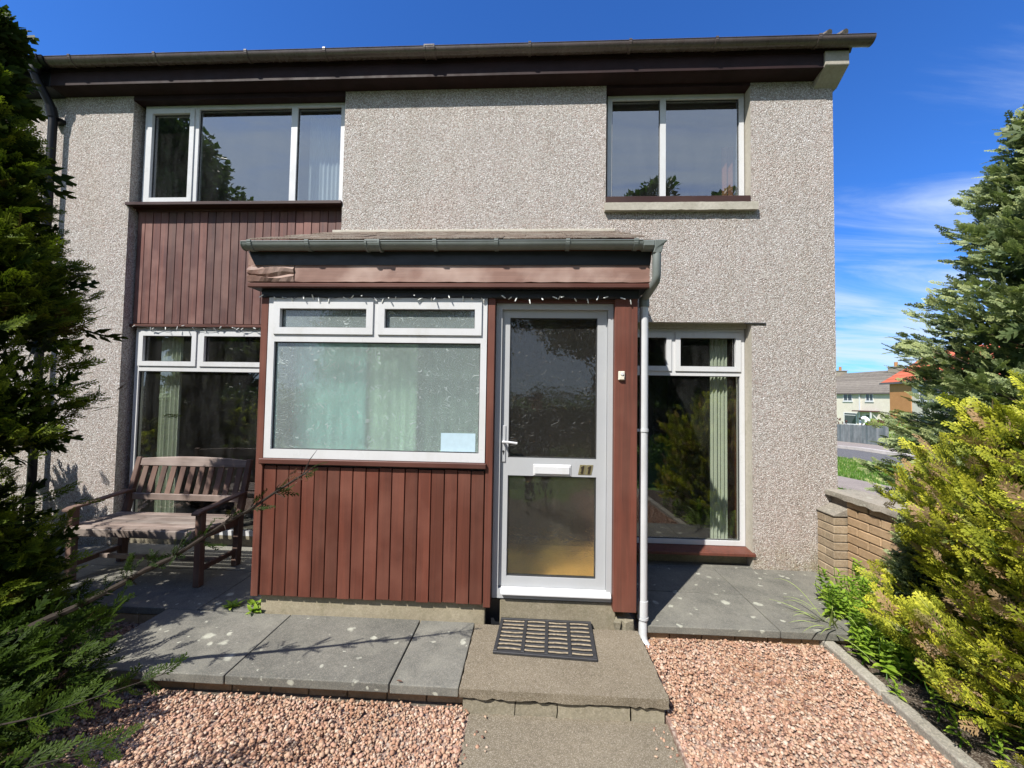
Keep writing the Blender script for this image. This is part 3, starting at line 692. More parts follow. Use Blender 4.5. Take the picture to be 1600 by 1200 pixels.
eaves(house, -4.94, 2.678, MT['fascia_d'], MT['fascia_d'], MT['gut_b'], ())
MB().box(-4.18, -1.92, -.004, .13, 4.585, 4.634).build('head_board', MT['fascia_d'], house)
MB().box(.709, 2.088, -.004, .13, 4.605, 4.634).build('head_board', MT['fascia_d'], house)
MB().prism([(0.0, 4.56), (-.150, 4.668), (-.150, 4.80), (.25, 4.80), (.25, 4.56)], 2.680, 2.895).build('eaves_end_block', MT['render'], house, .004)
gutter('gutter', house, -4.90, 3.05, -.190, 4.862, .056, MT['gut_b'], (-4.61, -3.73, -2.80, -2.02, -.05, .88, 1.66, 2.57), (-1.0,))
MB().box(-4.94, 2.90, -.14, -.112, 4.79, 4.895).build('fascia_board', MT['fascia_d'], house)

# upper left cladding: boards one by one
MB().box(-4.178, -1.922, .105, .26, 2.245, 3.462).build('cladding_back', MT['black'], house)
n = 26; wv = (4.165-1.935)/n
pm = MB().box(-wv/2+.0025, wv/2-.0025, 0, .022, 0, 1.185).mesh('plank', MT['siding_up'])
for i in range(n):
    o = shared('plank', pm, house, (-4.165+wv*(i+.5), .082+random.uniform(-.0015, .0015), 2.258+random.uniform(-.003, .003)), (0, random.uniform(-.0012, .0012), 0)); bv(o, .003)
MB().box(-4.179, -1.921, .060, .115, 2.222, 2.250).build('cladding_trim', MT['brown'], house, .003)
MB().box(-4.205, -1.922, -.020, .115, 3.468, 3.502).build('window_sill', MT['brown_dk'], house, .004)
MB().box(-4.179, -1.921, .075, .14, 3.442, 3.468).build('cladding_trim', MT['brown'], house)
# windows
w = window(house, -4.13, -1.955, 3.503, 4.584, .080, [(-4.085, -3.585, 3.548, 4.54, True), (-3.535, -2.53, 3.548, 4.54, False), (-2.465, -2.0, 3.548, 4.54, False)], glass='glass_up', label='three light upstairs window above the timber cladding')
window(house, -4.135, -1.955, .10, 2.221, .100, [(-4.09, -3.475, 1.825, 2.176, True), (-3.425, -2.0, 1.825, 2.176, True), (-4.09, -2.0, .15, 1.765, False)], label='ground floor window behind the bench')
window(house, .742, 2.078, 3.525, 4.605, .095, [(.787, 1.262, 3.57, 4.56, False), (1.318, 2.033, 3.57, 4.56, False)], glass='glass_up', label='two light upstairs window on the right')
window(house, .725, 2.083, .16, 2.250, .115, [(.77, 1.375, 1.84, 2.205, True), (1.425, 2.038, 1.84, 2.205, True), (.77, 2.038, .205, 1.79, False)], label='ground floor window right of the porch')
MB().box(.709, 2.088, .08, .28, 2.252, 2.295).build('window_head', MT['render'], house)
MB().box(.712, 2.082, -.012, .16, 3.446, 3.520).build('window_sill', MT['brown_dk'], house, .004)
rough_block(.695, 2.132, -.048, .02, 3.366, 3.440, 30, 2, 2, .0014, 21).build('stone_sill', MT['render'], house, 0, True)
MB().prism([(.14, .158), (-.025, .140), (-.025, .112), (.14, .112)], .712, 2.105).build('window_sill', MT['brown_post'], house, .003)
MB().box(.709, 2.088, .10, .27, -.1, .111).build('sill_riser', MT['riser'], house)
MB().box(-4.18, -1.92, .10, .27, -.1, .099).build('sill_riser', MT['riser'], house)
MB().box(2.02, 2.215, -.012, .0, 2.283, 2.293).build('lintel_flashing', MT['gasket'], house)
# curtains and things behind the glass
def curtain(parent, x0, x1, y, z0, z1, mat, waves=6, amp=.02, name='curtain'):
    n = waves*8; mb = MB(); vs = []
    for i in range(n+1):
        t = i/n; x = x0+(x1-x0)*t; yy = y+amp*math.sin(2*PI*waves*t)+amp*.4*math.sin(13.1*t)
        vs += [(x, yy, z0), (x, yy, z1)]
    mb.add(vs, [(2*i, 2*i+2, 2*i+3, 2*i+1) for i in range(n)]); return mb.build(name, mat, parent, 0, True)
curtain(house, -3.96, -3.72, .21, .1, 2.2, MT['curtain'], 5, .014)
curtain(house, 1.80, 1.97, .22, .1, 2.2, MT['curtain'], 5, .014)
curtain(house, -2.44, -2.02, .27, 3.5, 4.57, MT['net'], 9, .008)
curtain(house, 1.96, 2.08, .30, 3.5, 4.2, MT['terra'], 2, .01)
curtain(house, 2.10, 2.30, .5, .0, 2.2, MT['terra'], 2, .02)
MB().box(-3.9, -2.2, 3.88, 3.99, .1, .75).build('radiator', MT['wall_in'], house, .01)
MB().box(1.02, 1.75, 3.50, 3.595, .0, 2.0).box(1.07, 1.70, 3.48, 3.5, .05, 1.95).build('inner_door', MT['alu'], house, .01)
MB().box(-3.7, -2.6, 1.4, 2.3, -.02, .42).box(-3.7, -2.6, 2.2, 2.4, .42, .85).build('sofa', MT['floor_in'], house, .05)

# ------------------------------------------------------------------ neighbouring house
nb = thing('house', (-7, 0, 0), 'adjoining pebbledashed house at far left, mostly hidden behind the dark conifer', 'house')
mb = MB(); wall_grid(mb, [-10.5, -7.2, -5.62, -4.944], [-.35, .3, 2.25, 3.5, 4.45, 4.635], [(-7.2, -5.62, 3.5, 4.45), (-7.2, -5.62, .3, 2.25)], .012, .28)
mb.build('wall', [MT['dash_n'], MT['render'], MT['wall_in']], nb)
MB().box(-10.5, -4.944, 2.5, 2.6, -.35, 4.635).box(-10.5, -4.944, .29, 2.5, 2.45, 2.6).build('room_partition', MT['wall_in'], nb)
window(nb, -7.18, -5.64, 3.52, 4.43, .08, [(-7.13, -6.43, 3.57, 4.38, False), (-6.38, -5.69, 3.57, 4.38, False)], glass='glass_up')
window(nb, -7.18, -5.64, .33, 2.22, .08, [(-7.13, -5.69, .38, 2.17, False)])
eaves(nb, -10.5, -4.944, MT['gut_k'], MT['gut_k'], MT['gut_k'], ())
MB().box(-10.5, -4.944, -.14, -.112, 4.79, 4.895).build('fascia_board', MT['gut_k'], nb)
MB().prism([(-.18, 4.905), (3.3, 6.95), (6.8, 4.905), (6.8, 4.80), (3.3, 6.85), (-.12, 4.80)], -10.5, -4.944).build('roof', MT['farroof'], nb)
gutter('gutter', nb, -10.5, -4.88, -.195, 4.862, .066, MT['gut_k'], (-5.6, -6.5, -4.94), (), (1, 1))
pt = [(-5.03, -.195, 4.82), (-5.03, -.195, 4.74), (-5.025, -.185, 4.70), (-4.985, -.10, 4.50), (-4.978, -.075, 4.44), (-4.975, -.07, 4.38)]
MB().tube(pt, .036, 14).tube([(-5.03, -.195, 4.83), (-5.03, -.195, 4.73)], .046, 14).tube([(-4.982, -.09, 4.47), (-4.976, -.07, 4.37)], .043, 14).build('downpipe_bend', MT['gut_k'], nb, 0, True)
MB().tube([(-4.975, -.07, 4.42), (-4.975, -.07, -.05)], .034, 16).tube([(-4.975, -.07, 2.5), (-4.975, -.07, 2.42)], .042, 14).build('downpipe', MT['gut_k'], nb, 0, True)
mb = MB()
for z in (4.36, 2.46, .6): mb.box(-5.03, -4.92, -.05, .012, z-.02, z+.02)
mb.build('pipe_clip', MT['gut_k'], nb)

# ================================================================== THE PORCH
porch = thing('porch', (-.6, -.6, 0), 'brown timber front porch with white framed window and front door', 'porch')
MB().box(-1.905, -.292, -1.005, -.90, -.30, .122).build('plinth', MT['plinth'], porch, .008, False, 2)
MB().box(-.190, .612, -.985, -.86, -.30, .140).build('plinth', MT['plinth'], porch, .008, False, 2)
rough_block(.60, .735, -1.03, -.90, -.30, .045, 5, 4, 4, .012, 31).build('plinth_stub', MT['riser'], porch, 0, True)
MB().box(-.292, -.190, -.95, -.85, -.3, .12).build('plinth_joint', MT['black'], porch)
# siding
n = 17; x0, x1 = -1.893, -.308; wv = (x1-x0)/n
pm = MB().box(-wv/2+.003, wv/2-.003, 0, .022, 0, .912).mesh('plank', MT['siding'])
for i in range(n):
    o = shared('plank', pm, porch, (x0+wv*(i+.5), -1.043+random.uniform(-.0015, .0015), .124+random.uniform(-.004, .003)), (0, random.uniform(-.0012, .0012), 0)); bv(o, .004, 2)
MB().box(-1.90, -.30, -1.02, -.985, .124, 1.05).build('siding_back', MT['black'], porch)
MB().box(-1.951, -1.898, -1.050, -.96, .120, 2.245).build('corner_board', MT['brown_post'], porch, .003)
MB().box(-.302, -.252, -1.050, -.90, .108, 2.245).build('corner_board', MT['brown_post'], porch, .003)
MB().box(-1.915, -.295, -1.075, -.98, 1.052, 1.090).build('window_sill', MT['brown'], porch, .005)
MB().box(.582, .737, -1.045, -.90, .112, 2.245).build('door_post', MT['brown_post'], porch, .003)
MB().box(-1.951, -1.925, -.96, -.006, .12, 2.245).build('side_wall', MT['brown'], porch)
MB().box(.700, .737, -.90, -.006, .12, 2.245).build('side_wall', MT['brown'], porch)
MB().box(-.252, .582, -1.02, -.93, 2.224, 2.248).build('door_head', MT['brown'], porch)
# roof structure
MB().box(-1.955, .742, -1.052, -.93, 2.246, 2.302).box(-1.955, -1.92, -.929, -.01, 2.246, 2.302).box(.705, .742, -.929, -.01, 2.246, 2.302).build('head_rail', MT['black'], porch, .003)  # brown rail and soffit; shade under the fascia trim is put into their black
MB().box(-2.010, .797, -1.106, -.004, 2.304, 2.312).build('porch_soffit', MT['black'], porch)
MB().box(-2.010, .797, -1.122, -1.094, 2.301, 2.331).build('fascia_trim', MT['brown'], porch, .004)
mb = rough_block(-1.668, .795, -1.118, -1.096, 2.340, 2.562, 40, 1, 3, .0010, 41); mb.build('fascia_board', MT['fascia_w'], porch, 0, False)
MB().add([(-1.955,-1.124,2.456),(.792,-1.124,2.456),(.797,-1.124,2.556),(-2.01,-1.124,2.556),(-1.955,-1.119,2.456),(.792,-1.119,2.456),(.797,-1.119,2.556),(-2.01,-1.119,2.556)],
         [(0,1,2,3),(7,6,5,4),(0,4,5,1),(1,5,6,2),(2,6,7,3),(3,7,4,0)]).build('gutter_shadow_strip', MT['black'], porch)  # gutter's cast shadow on the upper fascia, put in as a black strip
# the damaged, split piece of fascia at the left end
rr = random.Random(5); vs = []; nxx = 12; prof = ((2.340, -1.118), (2.372, -1.128), (2.384, -1.112), (2.400, -1.126), (2.430, -1.132), (2.446, -1.118), (2.460, -1.117), (2.562, -1.117))
for i in range(nxx+1):
    for k, (z, y) in enumerate(prof):
        vs.append((-2.012+.338*i/nxx, y+rr.uniform(-.003, .003), z+.010*math.sin(i*.5+k)*(0 < k < 5)+rr.uniform(-.002, .002)))
k_ = len(prof); b_ = len(vs); vs += [(x, -1.096, z) for (x, y, z) in vs]
fs = [(i*k_+k, (i+1)*k_+k, (i+1)*k_+k+1, i*k_+k+1) for i in range(nxx) for k in range(k_-1)]
fs += [(b_+i*k_+k+1, b_+(i+1)*k_+k+1, b_+(i+1)*k_+k, b_+i*k_+k) for i in range(nxx) for k in range(k_-1)]
for row in (0, k_-1): fs += [(i*k_+row, b_+i*k_+row, b_+(i+1)*k_+row, (i+1)*k_+row) for i in range(nxx)]
for i in (0, nxx): fs += [(i*k_+k, i*k_+k+1, b_+i*k_+k+1, b_+i*k_+k) for k in range(k_-1)]
o = MB().add(vs, fs).build('fascia_board', MT['fascia_w'], porch); o['label'] = 'split and weathered left end of the porch fascia'
MB().box(-2.010, -1.985, -1.095, -.01, 2.34, 2.56).box(.772, .797, -1.095, -.01, 2.34, 2.56).build('side_fascia', MT['fascia_w'], porch)
MB().box(-1.985, .772, -1.095, -.01, 2.332, 2.46).build('roof_core', MT['black'], porch)
sl = (3.185-2.635)/1.14
MB().prism([(-1.125, 2.555), (-1.125, 2.612), (-.003, 3.155), (-.003, 2.46), (-1.09, 2.46)], -2.002, .806).build('roof_deck', MT['brown'], porch)
MB().prism([(-1.152, 2.604), (-1.152, 2.618), (-1.09, 2.648), (-1.09, 2.634)], -2.012, .812).build('eaves_batten', MT['felt'], porch, .002)
# felt shingles laid in courses, each tab its own piece
sh = MB().prism([(0, 0), (0, .007), (.235, .235*sl*.985+.007), (.235, .235*sl*.985)], -.148, .148).mesh('shingle', MT['felt'])
for r_ in range(6):
    y = -1.142+r_*.190
    x = -2.0+.15*(1+(r_ % 2))-.15*(r_ % 2)*.0
    if r_ == 5: pass
    while x < .80:
        o = shared('shingle', sh if r_ < 5 else sh, porch, (min(x, .66), y, 2.628+(y+1.142)*sl+.002+random.uniform(0, .004)), (0, random.uniform(-.008, .008), 0), (1, 1 if r_ < 5 else .78, 1 if r_ < 5 else .78)); x += .3
MB().box(-2.0, .80, -.025, -.004, 3.165, 3.196).build('roof_flashing', MT['render'], porch, .004)
gt = gutter('gutter', porch, -2.0, .725, -1.166, 2.591, .044, MT['gut_g'], (-1.94, -1.535, -.655, -.24, .235, .68), (-1.08,))
MB().prism([(-1.212, 2.592), (-1.208, 2.559), (-1.188, 2.539), (-1.144, 2.539), (-1.124, 2.559), (-1.120, 2.592)], .728, .80).add(
    [(.80,-1.213,2.594),(.882,-1.213,2.594),(.882,-1.119,2.594),(.80,-1.119,2.594),(.80,-1.201,2.539),(.858,-1.201,2.562),(.858,-1.136,2.562),(.80,-1.136,2.539),(.795,-1.194,2.514),(.848,-1.194,2.514),(.848,-1.142,2.514),(.795,-1.142,2.514)],
    [(0,1,2,3),(4,5,1,0),(5,6,2,1),(6,7,3,2),(7,4,0,3),(8,9,5,4),(9,10,6,5),(10,11,7,6),(11,8,4,7),(11,10,9,8)]).build('gutter_outlet', MT['gut_g'], porch, .004)
MB().tube([(.824, -1.168, 2.53), (.824, -1.166, 2.37), (.823, -1.152, 2.335), (.806, -1.05, 2.285), (.800, -.985, 2.268), (.800, -.975, 2.23)], .0275, 14).tube([(.800, -.975, 2.272), (.800, -.975, 2.205)], .035, 14).build('downpipe_bend', MT['gut_g'], porch, 0, True)
dp = MB().tube([(.800, -.975, 2.215), (.800, -.975, 0.16)], .0285, 16).tube([(.800, -.975, .17), (.798, -.98, -.06), (.80, -1.0, -.10), (.82, -1.06, -.125)], .0285, 16).build('downpipe', MT['pipe_w'], porch, 0, True)
MB().tube([(.800, -.975, .165), (.799, -.977, .06)], .0335, 14).tube([(.799, -.977, .058), (.799, -.977, .042)], .038, 14).build('pipe_collar', MT['pipe_w'], porch, 0, True)
MB().tube([(.800, -.975, 1.345), (.800, -.975, 1.325)], .0335, 14).box(.74, .80, -.985, -.965, 1.325, 1.345).build('pipe_clip', MT['pipe_w'], porch, 0, True)
# window of the porch
window(porch, -1.893, -.308, 1.093, 2.244, -1.052, [(-1.845, -1.128, 1.985, 2.205, True), (-1.080, -.352, 1.985, 2.205, True), (-1.845, -.352, 1.155, 1.925, False)], glass='obs_w', fr=.05, depth=.06, label='obscured glass porch window with two top vents')
for o in [o for o in bpy.data.objects if o.name.startswith('window') and o.parent == porch]: pass
# door
df = MB(); wall_grid(df, [-.248, -.205, .545, .580], [.150, .212, 2.18, 2.222], [(-.205, .545, .212, 2.18)], -.995, -.92); df.mi = [0]*len(df.mi)
df.build('door_frame', MT['alu'], porch, .003)
MB().prism([(-.90, .225), (-1.01, .216), (-1.03, .200), (-1.03, .188), (-.90, .188)], -.185, .572).build('threshold', MT['white'], porch, .002)
door = MB(); wall_grid(door, [-.203, -.150, .475, .543], [.222, .290, .996, 1.122, 2.125, 2.178], [(-.150, .475, .290, .996), (-.150, .475, 1.122, 2.125)], -.968, -.925); door.mi = [0]*len(door.mi)
door = door.build('door', MT['alu'], porch, .004); door['label'] = 'white front door glazed above and below the letterbox'
for z0, z1 in ((.290, .996), (1.122, 2.125)):
    b = MB(); w = .008; wall_grid(b, [-.150, -.150+w, .475-w, .475], [z0, z0+w, z1-w, z1], [(-.150+w, .475-w, z0+w, z1-w)], -.960, -.940); b.mi = [0]*len(b.mi); sub('gasket', b, MT['gasket'], door)
    sub('pane', MB().box(-.147, .472, -.952, -.947, z0+.003, z1-.003), MT['obs_d'], door)
sub('letterbox', MB().box(.030, .298, -.975, -.966, 1.000, 1.080).box(.040, .288, -.984, -.9755, 1.012, 1.068), MT['white'], door, .004)
sub('handle_plate', MB().box(-.198, -.168, -.976, -.9685, 1.09, 1.35), MT['alu'], door, .003)
h = MB().tube([(-.183, -.975, 1.235), (-.183, -1.018, 1.235)], .010, 10).tube([(-.190, -1.018, 1.236), (-.15, -1.020, 1.236), (-.085, -1.016, 1.228)], .0085, 10)
sub('handle', h, MT['white'], door, 0, True)
sub('keyhole', MB().tube([(-.183, -.9765, 1.165), (-.183, -.9785, 1.165)], .008, 10).box(-.186, -.180, -.9785, -.9765, 1.145, 1.165), MT['gasket'], door)
for x in (.346, .394):
    z0 = 1.014; hh = .068; wv = .044; s_ = .014
    sub('numeral_plate', MB().add([(x,-.9715,z0),(x+wv,-.9715,z0),(x+wv+s_,-.9715,z0+hh),(x+s_,-.9715,z0+hh),(x,-.9685,z0),(x+wv,-.9685,z0),(x+wv+s_,-.9685,z0+hh),(x+s_,-.9685,z0+hh)],
        [(0,1,2,3),(7,6,5,4),(0,4,5,1),(1,5,6,2),(2,6,7,3),(3,7,4,0)]), MT['brass'], door)
    q = lambda u, v: (x+.006+u+s_*v/hh, z0+v)
    pts = [q(.011, .007), q(.026, .007), q(.026, .061), q(.017, .061), q(.004, .050), q(.004, .042), q(.011, .046)]
    sub('numeral', MB().prism(pts, -.9755, -.9718, 'Y'), MT['numdark'], door)
# inside the porch
MB().box(-1.92, .70, -.92, -.01, -.02, .16).build('porch_floor', MT['mat_in'], porch)
MB().box(-1.92, .70, -.03, -.008, .16, 2.30).build('porch_back_wall', MT['floor_in'], porch)
curtain(porch, -1.80, -1.24, -.86, .95, 1.97, MT['teal'], 7, .005, 'blind')
curtain(porch, -1.28, -.86, -.83, .95, 1.97, MT['cream'], 6, .005, 'blind')
curtain(porch, -.90, -.36, -.79, .95, 1.97, MT['greyblind'], 6, .005, 'blind')
tag(MB().box(-.622, -.378, -1.0322, -1.0312, 1.163, 1.292).build('paper_note', MT['paper']), 'pale blue sheet of paper in the lower right corner of the porch window', 'notice')
bell = thing('doorbell', (.626, -1.05, 1.71), 'small ivory doorbell on the brown door post', 'doorbell')
MB().box(.604, .648, -1.060, -1.046, 1.680, 1.742).build('backplate', MT['bell'], bell, .004)
MB().tube([(.628, -1.059, 1.722), (.628, -1.068, 1.722)], .010, 12).build('push_button', MT['white'], bell, .001)
MB().box(.610, .642, -1.066, -1.0605, 1.684, 1.706).build('name_slot', MT['bell'], bell, .002)
# ================================================================== DOORMAT
mat_t = thing('doormat', (.12, -1.18, .003), 'black rubber doormat with rows of pale coir strips on the doorstep', 'doormat')
cN = [(-.178, -.960-.02), (.440, -.985), (.418, -1.375), (-.202, -1.345)]   # back-left, back-right, front-right, front-left
def mp_(u, v, z):
    bl, br, fr_, fl = [Vector((p[0], p[1]-.015, 0)) for p in cN]
    a = bl.lerp(br, u); b = fl.lerp(fr_, u); p = b.lerp(a, v); return (p.x, p.y, z)
def mquad(mb, u0, u1, v0, v1, z0, z1):
    vs = [mp_(u0, v0, z0), mp_(u1, v0, z0), mp_(u1, v1, z0), mp_(u0, v1, z0), mp_(u0, v0, z1), mp_(u1, v0, z1), mp_(u1, v1, z1), mp_(u0, v1, z1)]
    mb.add(vs, ((0,3,2,1),(4,5,6,7),(0,1,5,4),(1,2,6,5),(2,3,7,6),(3,0,4,7)))
mb = MB(); z0, z1 = .005, .020
us = [.055+.2305*i for i in range(5)]
mquad(mb, 0, 1, 0, .055, z0, z1); mquad(mb, 0, 1, .955, 1, z0, z1)
for i, u in enumerate([.018]+us[1:4]+[.982]): mquad(mb, u-.018, u+.018, .056, .954, z0, z1-.0005)
for j in range(1, 8): mquad(mb, .037, .963, .055+.9*j/8-.010, .055+.9*j/8+.010, z0, .016)
mb.build('rubber_frame', MT['rubber'], mat_t, .002)
mb = MB(); mquad(mb, .01, .99, .01, .99, .0045, .009); mb.build('rubber_base', MT['rubber'], mat_t)
def coir(u0, u1, v, seed):
    rr = random.Random(seed); mb = MB(); n = 9
    sg = rr.choice([-1, 1])*rr.uniform(.004, .014); pts = []
    for i in range(n+1):
        t = i/n; pts.append(Vector(mp_(u0+(u1-u0)*t, v+sg*math.sin(PI*t)+rr.uniform(-.003, .003), .017)))
    return mb.tube(pts, .0052, 5)
for j in range(8):
    for i in range(4):
        a = .040+us[0]*0+.2305*i+(.0 if i else .0); lo = (.018, us[1], us[2], us[3])[i]+.02; hi = (us[1], us[2], us[3], .982)[i]-.02
        coir(lo, hi, .055+.9*(j+.5)/8, j*7+i).build('coir_strip', MT['coir'], mat_t)

# ================================================================== BENCH
bench = thing('garden_bench', (-3.17, -.5, 0), 'weathered slatted wooden garden bench standing below the left window', 'bench')
bx0, bx1 = -3.745, -2.60; W_ = MT['bench']; WV = MT['bench_v']
def leg(x, y0, z0, y1, z1, w=.052): return MB().bar((x, y0, z0), (x, y1, z1), w, w, (0, 1, 0)).build('leg', WV, bench, .004)
for x in (bx0+.03, bx1-.03):
    leg(x, -.715, .0, -.715, .585)
    MB().bar((x, -.32, 0), (x, -.30, .44), .05, .06, (0, 1, 0)).build('leg', WV, bench, .004)
    MB().bar((x, -.30, .441), (x, -.19, .925), .05, .05, (0, 1, 0), 0, .045, .035).build('back_post', WV, bench, .004)
    MB().bar((x, -.690, .395), (x, -.325, .385), .03, .06).build('side_rail', WV, bench, .003)
    MB().bar((x, -.690, .13), (x, -.335, .13), .026, .04).build('side_rail', WV, bench, .003)
    # arm: slightly curved board
    a = MB(); pr = [(-.775, .590), (-.74, .603), (-.60, .612), (-.40, .632), (-.245, .645)]
    vs = []
    for y, z in pr: vs += [(x-.032, y, z-.020), (x+.032, y, z-.020), (x+.032, y, z), (x-.032, y, z)]
    n_ = len(pr); fs = [(4*i+k, 4*i+4+k, 4*i+4+(k+1) % 4, 4*i+(k+1) % 4) for i in range(n_-1) for k in range(4)]+[(0, 1, 2, 3), tuple(4*(n_-1)+k for k in (3, 2, 1, 0))]
    a.add(vs, fs).build('armrest', WV, bench, .004)
MB().bar((bx0+.005, -.745, .408), (bx1-.058, -.745, .408), .024, .062).build('front_rail', W_, bench, .004)
MB().bar((bx0+.06, -.30, .385), (bx1-.06, -.30, .385), .03, .05).build('back_rail', W_, bench, .004)
for i in range(6):
    y = -.712+i*.073
    MB().bar((bx0+.0, y, .4385+.002*math.sin(i)), (bx1-(.06 if i == 0 else 0), y, .4385), .060, .016).build('seat_slat', W_, bench, .003)
def bz(z): return -.19-.11*(.925-z)/.484       # leaning plane of the back
# crest rail with a shallow arch, lower rail, vertical slats
vs = []; n_ = 14
for i in range(n_+1):
    t = i/n_; x = bx0+.055+(bx1-bx0-.11)*t; zt = .915+.022*math.sin(PI*t); zb = .850
    vs += [(x, bz(zb)-.012, zb), (x, bz(zb)+.014, zb), (x, bz(zt)+.014, zt), (x, bz(zt)-.012, zt)]
fs = [(4*i+k, 4*i+(k+1) % 4, 4*i+4+(k+1) % 4, 4*i+4+k) for i in range(n_) for k in range(4)]+[(3, 2, 1, 0), tuple(4*n_+k for k in range(4))]
MB().add(vs, fs).build('crest_rail', W_, bench, .004)
MB().bar((bx0+.056, bz(.575), .575), (bx1-.056, bz(.575), .575), .024, .058).build('lower_rail', W_, bench, .004)
ns = 11
for i in range(ns):
    x = bx0+.11+(bx1-bx0-.22)*i/(ns-1)
    MB().bar((x-.004, bz(.60), .600), (x+.004, bz(.855), .853), .052, .012, (0, 1, 0)).build('back_slat', WV, bench, .002)
MB().bar((bx0+.06, -.52, .13), (bx1-.06, -.52, .13), .026, .035).build('stretcher', W_, bench, .003)

# ================================================================== STRING LIGHTS
def string_lights(x0, x1, y, z, n, label, seed, sag=.025):
    rr = random.Random(seed)
    t = thing('string_lights', ((x0+x1)/2, y, z), label, 'string lights', 'white fairy light strings fixed along the porch and window heads')
    pts = []; k = n*3
    for i in range(k+1):
        u = i/k; pts.append((x0+(x1-x0)*u, y+rr.uniform(-.006, .004), z-sag*abs(math.sin(u*PI*n/5))+rr.uniform(-.006, .006)))
    MB().tube(pts, .0022, 4).build('wire', MT['wire'], t)
    me = MB().tube([(0, 0, 0), (0, 0, -.010), (0, 0, -.030), (0, 0, -.036)], .004, 6, radii=[.003, .0045, .0045, .002]).mesh('bulb', MT['bulb'])
    for i in range(n):
        p = pts[min(k, int((i+.5)/n*k)+rr.randint(-1, 1))]
        shared('bulb', me, t, (p[0]+rr.uniform(-.01, .01), p[1]-.006, p[2]+rr.uniform(-.004, .006)), (rr.uniform(-.9, .9), rr.uniform(-1.3, 1.3), rr.uniform(0, 6)))
string_lights(-1.93, .72, -1.064, 2.262, 38, 'string of small white fairy lights under the porch fascia', 3)
string_lights(-4.10, -1.98, .062, 2.236, 22, 'string of small white fairy lights above the window behind the bench', 4)

# ================================================================== FOLIAGE
def spray_template(seed, nside=9, nsub=4, wid=.030, ang=.75, droop=.22, tail=.40):
    """a flat conifer spray: axis, side twigs, leaf tips. returns verts, tris, tip attribute"""
    rr = random.Random(seed); V = []; F = []; T = []
    def strip(p, q, w0, w1, t0, t1):
        d = (q-p); d2 = Vector((-d.y, d.x, 0)).normalized(); b = len(V)
        V.extend([p-d2*w0/2, p+d2*w0/2, q+d2*w1/2, q-d2*w1/2]); T.extend([t0, t0, t1, t1]); F.extend([(b, b+1, b+2), (b, b+2, b+3)])
    def leaf(p, q, w, t0, t1):
        d = (q-p); d2 = Vector((-d.y, d.x, 0)).normalized(); b = len(V); m_ = p.lerp(q, .45)
        V.extend([p, m_+d2*w/2, q, m_-d2*w/2]); T.extend([t0, (t0+t1)/2, t1, (t0+t1)/2]); F.extend([(b, b+1, b+2), (b, b+2, b+3)])
    ax = [Vector((0, 0, 0))]; a = 0
    for i in range(6): a += rr.uniform(-.10, .10); ax.append(ax[-1]+Vector((math.cos(a), math.sin(a), 0))/6)
    def at(t): i = min(5, int(t*6)); return ax[i].lerp(ax[i+1], t*6-i)
    strip(at(0), at(.5), wid*.7, wid*.6, 0, .35); strip(at(.5), at(1), wid*.8, wid*.5, .35, .95)
    for k in range(nside*2):
        t = .10+.86*k/(nside*2); s_ = 1 if k % 2 else -1; ln = (tail*(1-t)**.8+.10)*rr.uniform(.75, 1.15)
        an = s_*(ang+rr.uniform(-.15, .15)); p = at(t); q = p+Vector((math.cos(an), math.sin(an), 0))*ln
        leaf(p, q, wid*1.05, t*.5, min(1, t*.5+.5))
        for j in range(nsub):
            u = .25+.7*j/nsub; ss = 1 if j % 2 else -1; l2 = ln*.42*(1-u*.5)*rr.uniform(.7, 1.2)+.025
            p2 = p.lerp(q, u); a2 = an+ss*rr.uniform(.45, .75); leaf(p2, p2+Vector((math.cos(a2), math.sin(a2), 0))*l2, wid, min(1, t*.4+.3+u*.2), 1)
    V = np.array([(v.x, v.y, -droop*v.x**2+rr.uniform(-.012, .012)-.10*abs(v.y)) for v in V]); return V, np.array(F), np.array(T)
def place(tmpls, P, D, U, S, seed):
    """instances of templates: positions P, along D, up-ish U, sizes S -> one vertex soup"""
    g = np.random.default_rng(seed); D = D/np.linalg.norm(D, axis=1)[:, None]
    Yv = np.cross(U, D); Yv /= (np.linalg.norm(Yv, axis=1)[:, None]+1e-9); Z = np.cross(D, Yv)
    Vs, Fs, Ts, Rs = [], [], [], []; off = 0; which = g.integers(0, len(tmpls), len(P))
    for k, (tv, tf, tt) in enumerate(tmpls):
        ix = np.where(which == k)[0]
        if not len(ix): continue
        R_ = np.stack([D[ix], Yv[ix], Z[ix]], 1)            # rows are axes
        v = np.einsum('vk,nkj->nvj', tv, R_)*S[ix][:, None, None]+P[ix][:, None]
        Vs.append(v.reshape(-1, 3)); Fs.append((tf[None]+len(tv)*np.arange(len(ix))[:, None, None]).reshape(-1, 3)+off)
        off += len(ix)*len(tv); Ts.append(np.tile(tt, len(ix))); Rs.append(np.repeat(g.random(len(ix)), len(tv)))
    return np.concatenate(Vs), np.concatenate(Fs), np.concatenate(Ts), np.concatenate(Rs)
CORE = [spray_template(80+i, 3, 1, .15, .7, .2, .45) for i in range(2)]
SP = [spray_template(i, 6, 2, .062, .72, .20, .38) for i in range(4)]                              # fan sprays
SPK = [spray_template(20+i, 6, 2, .078, .62, .10, .32) for i in range(3)]   # stubbier
SPN = [spray_template(40+i, 8, 2, .050, .70, .25, .40) for i in range(3)]  # near, finer
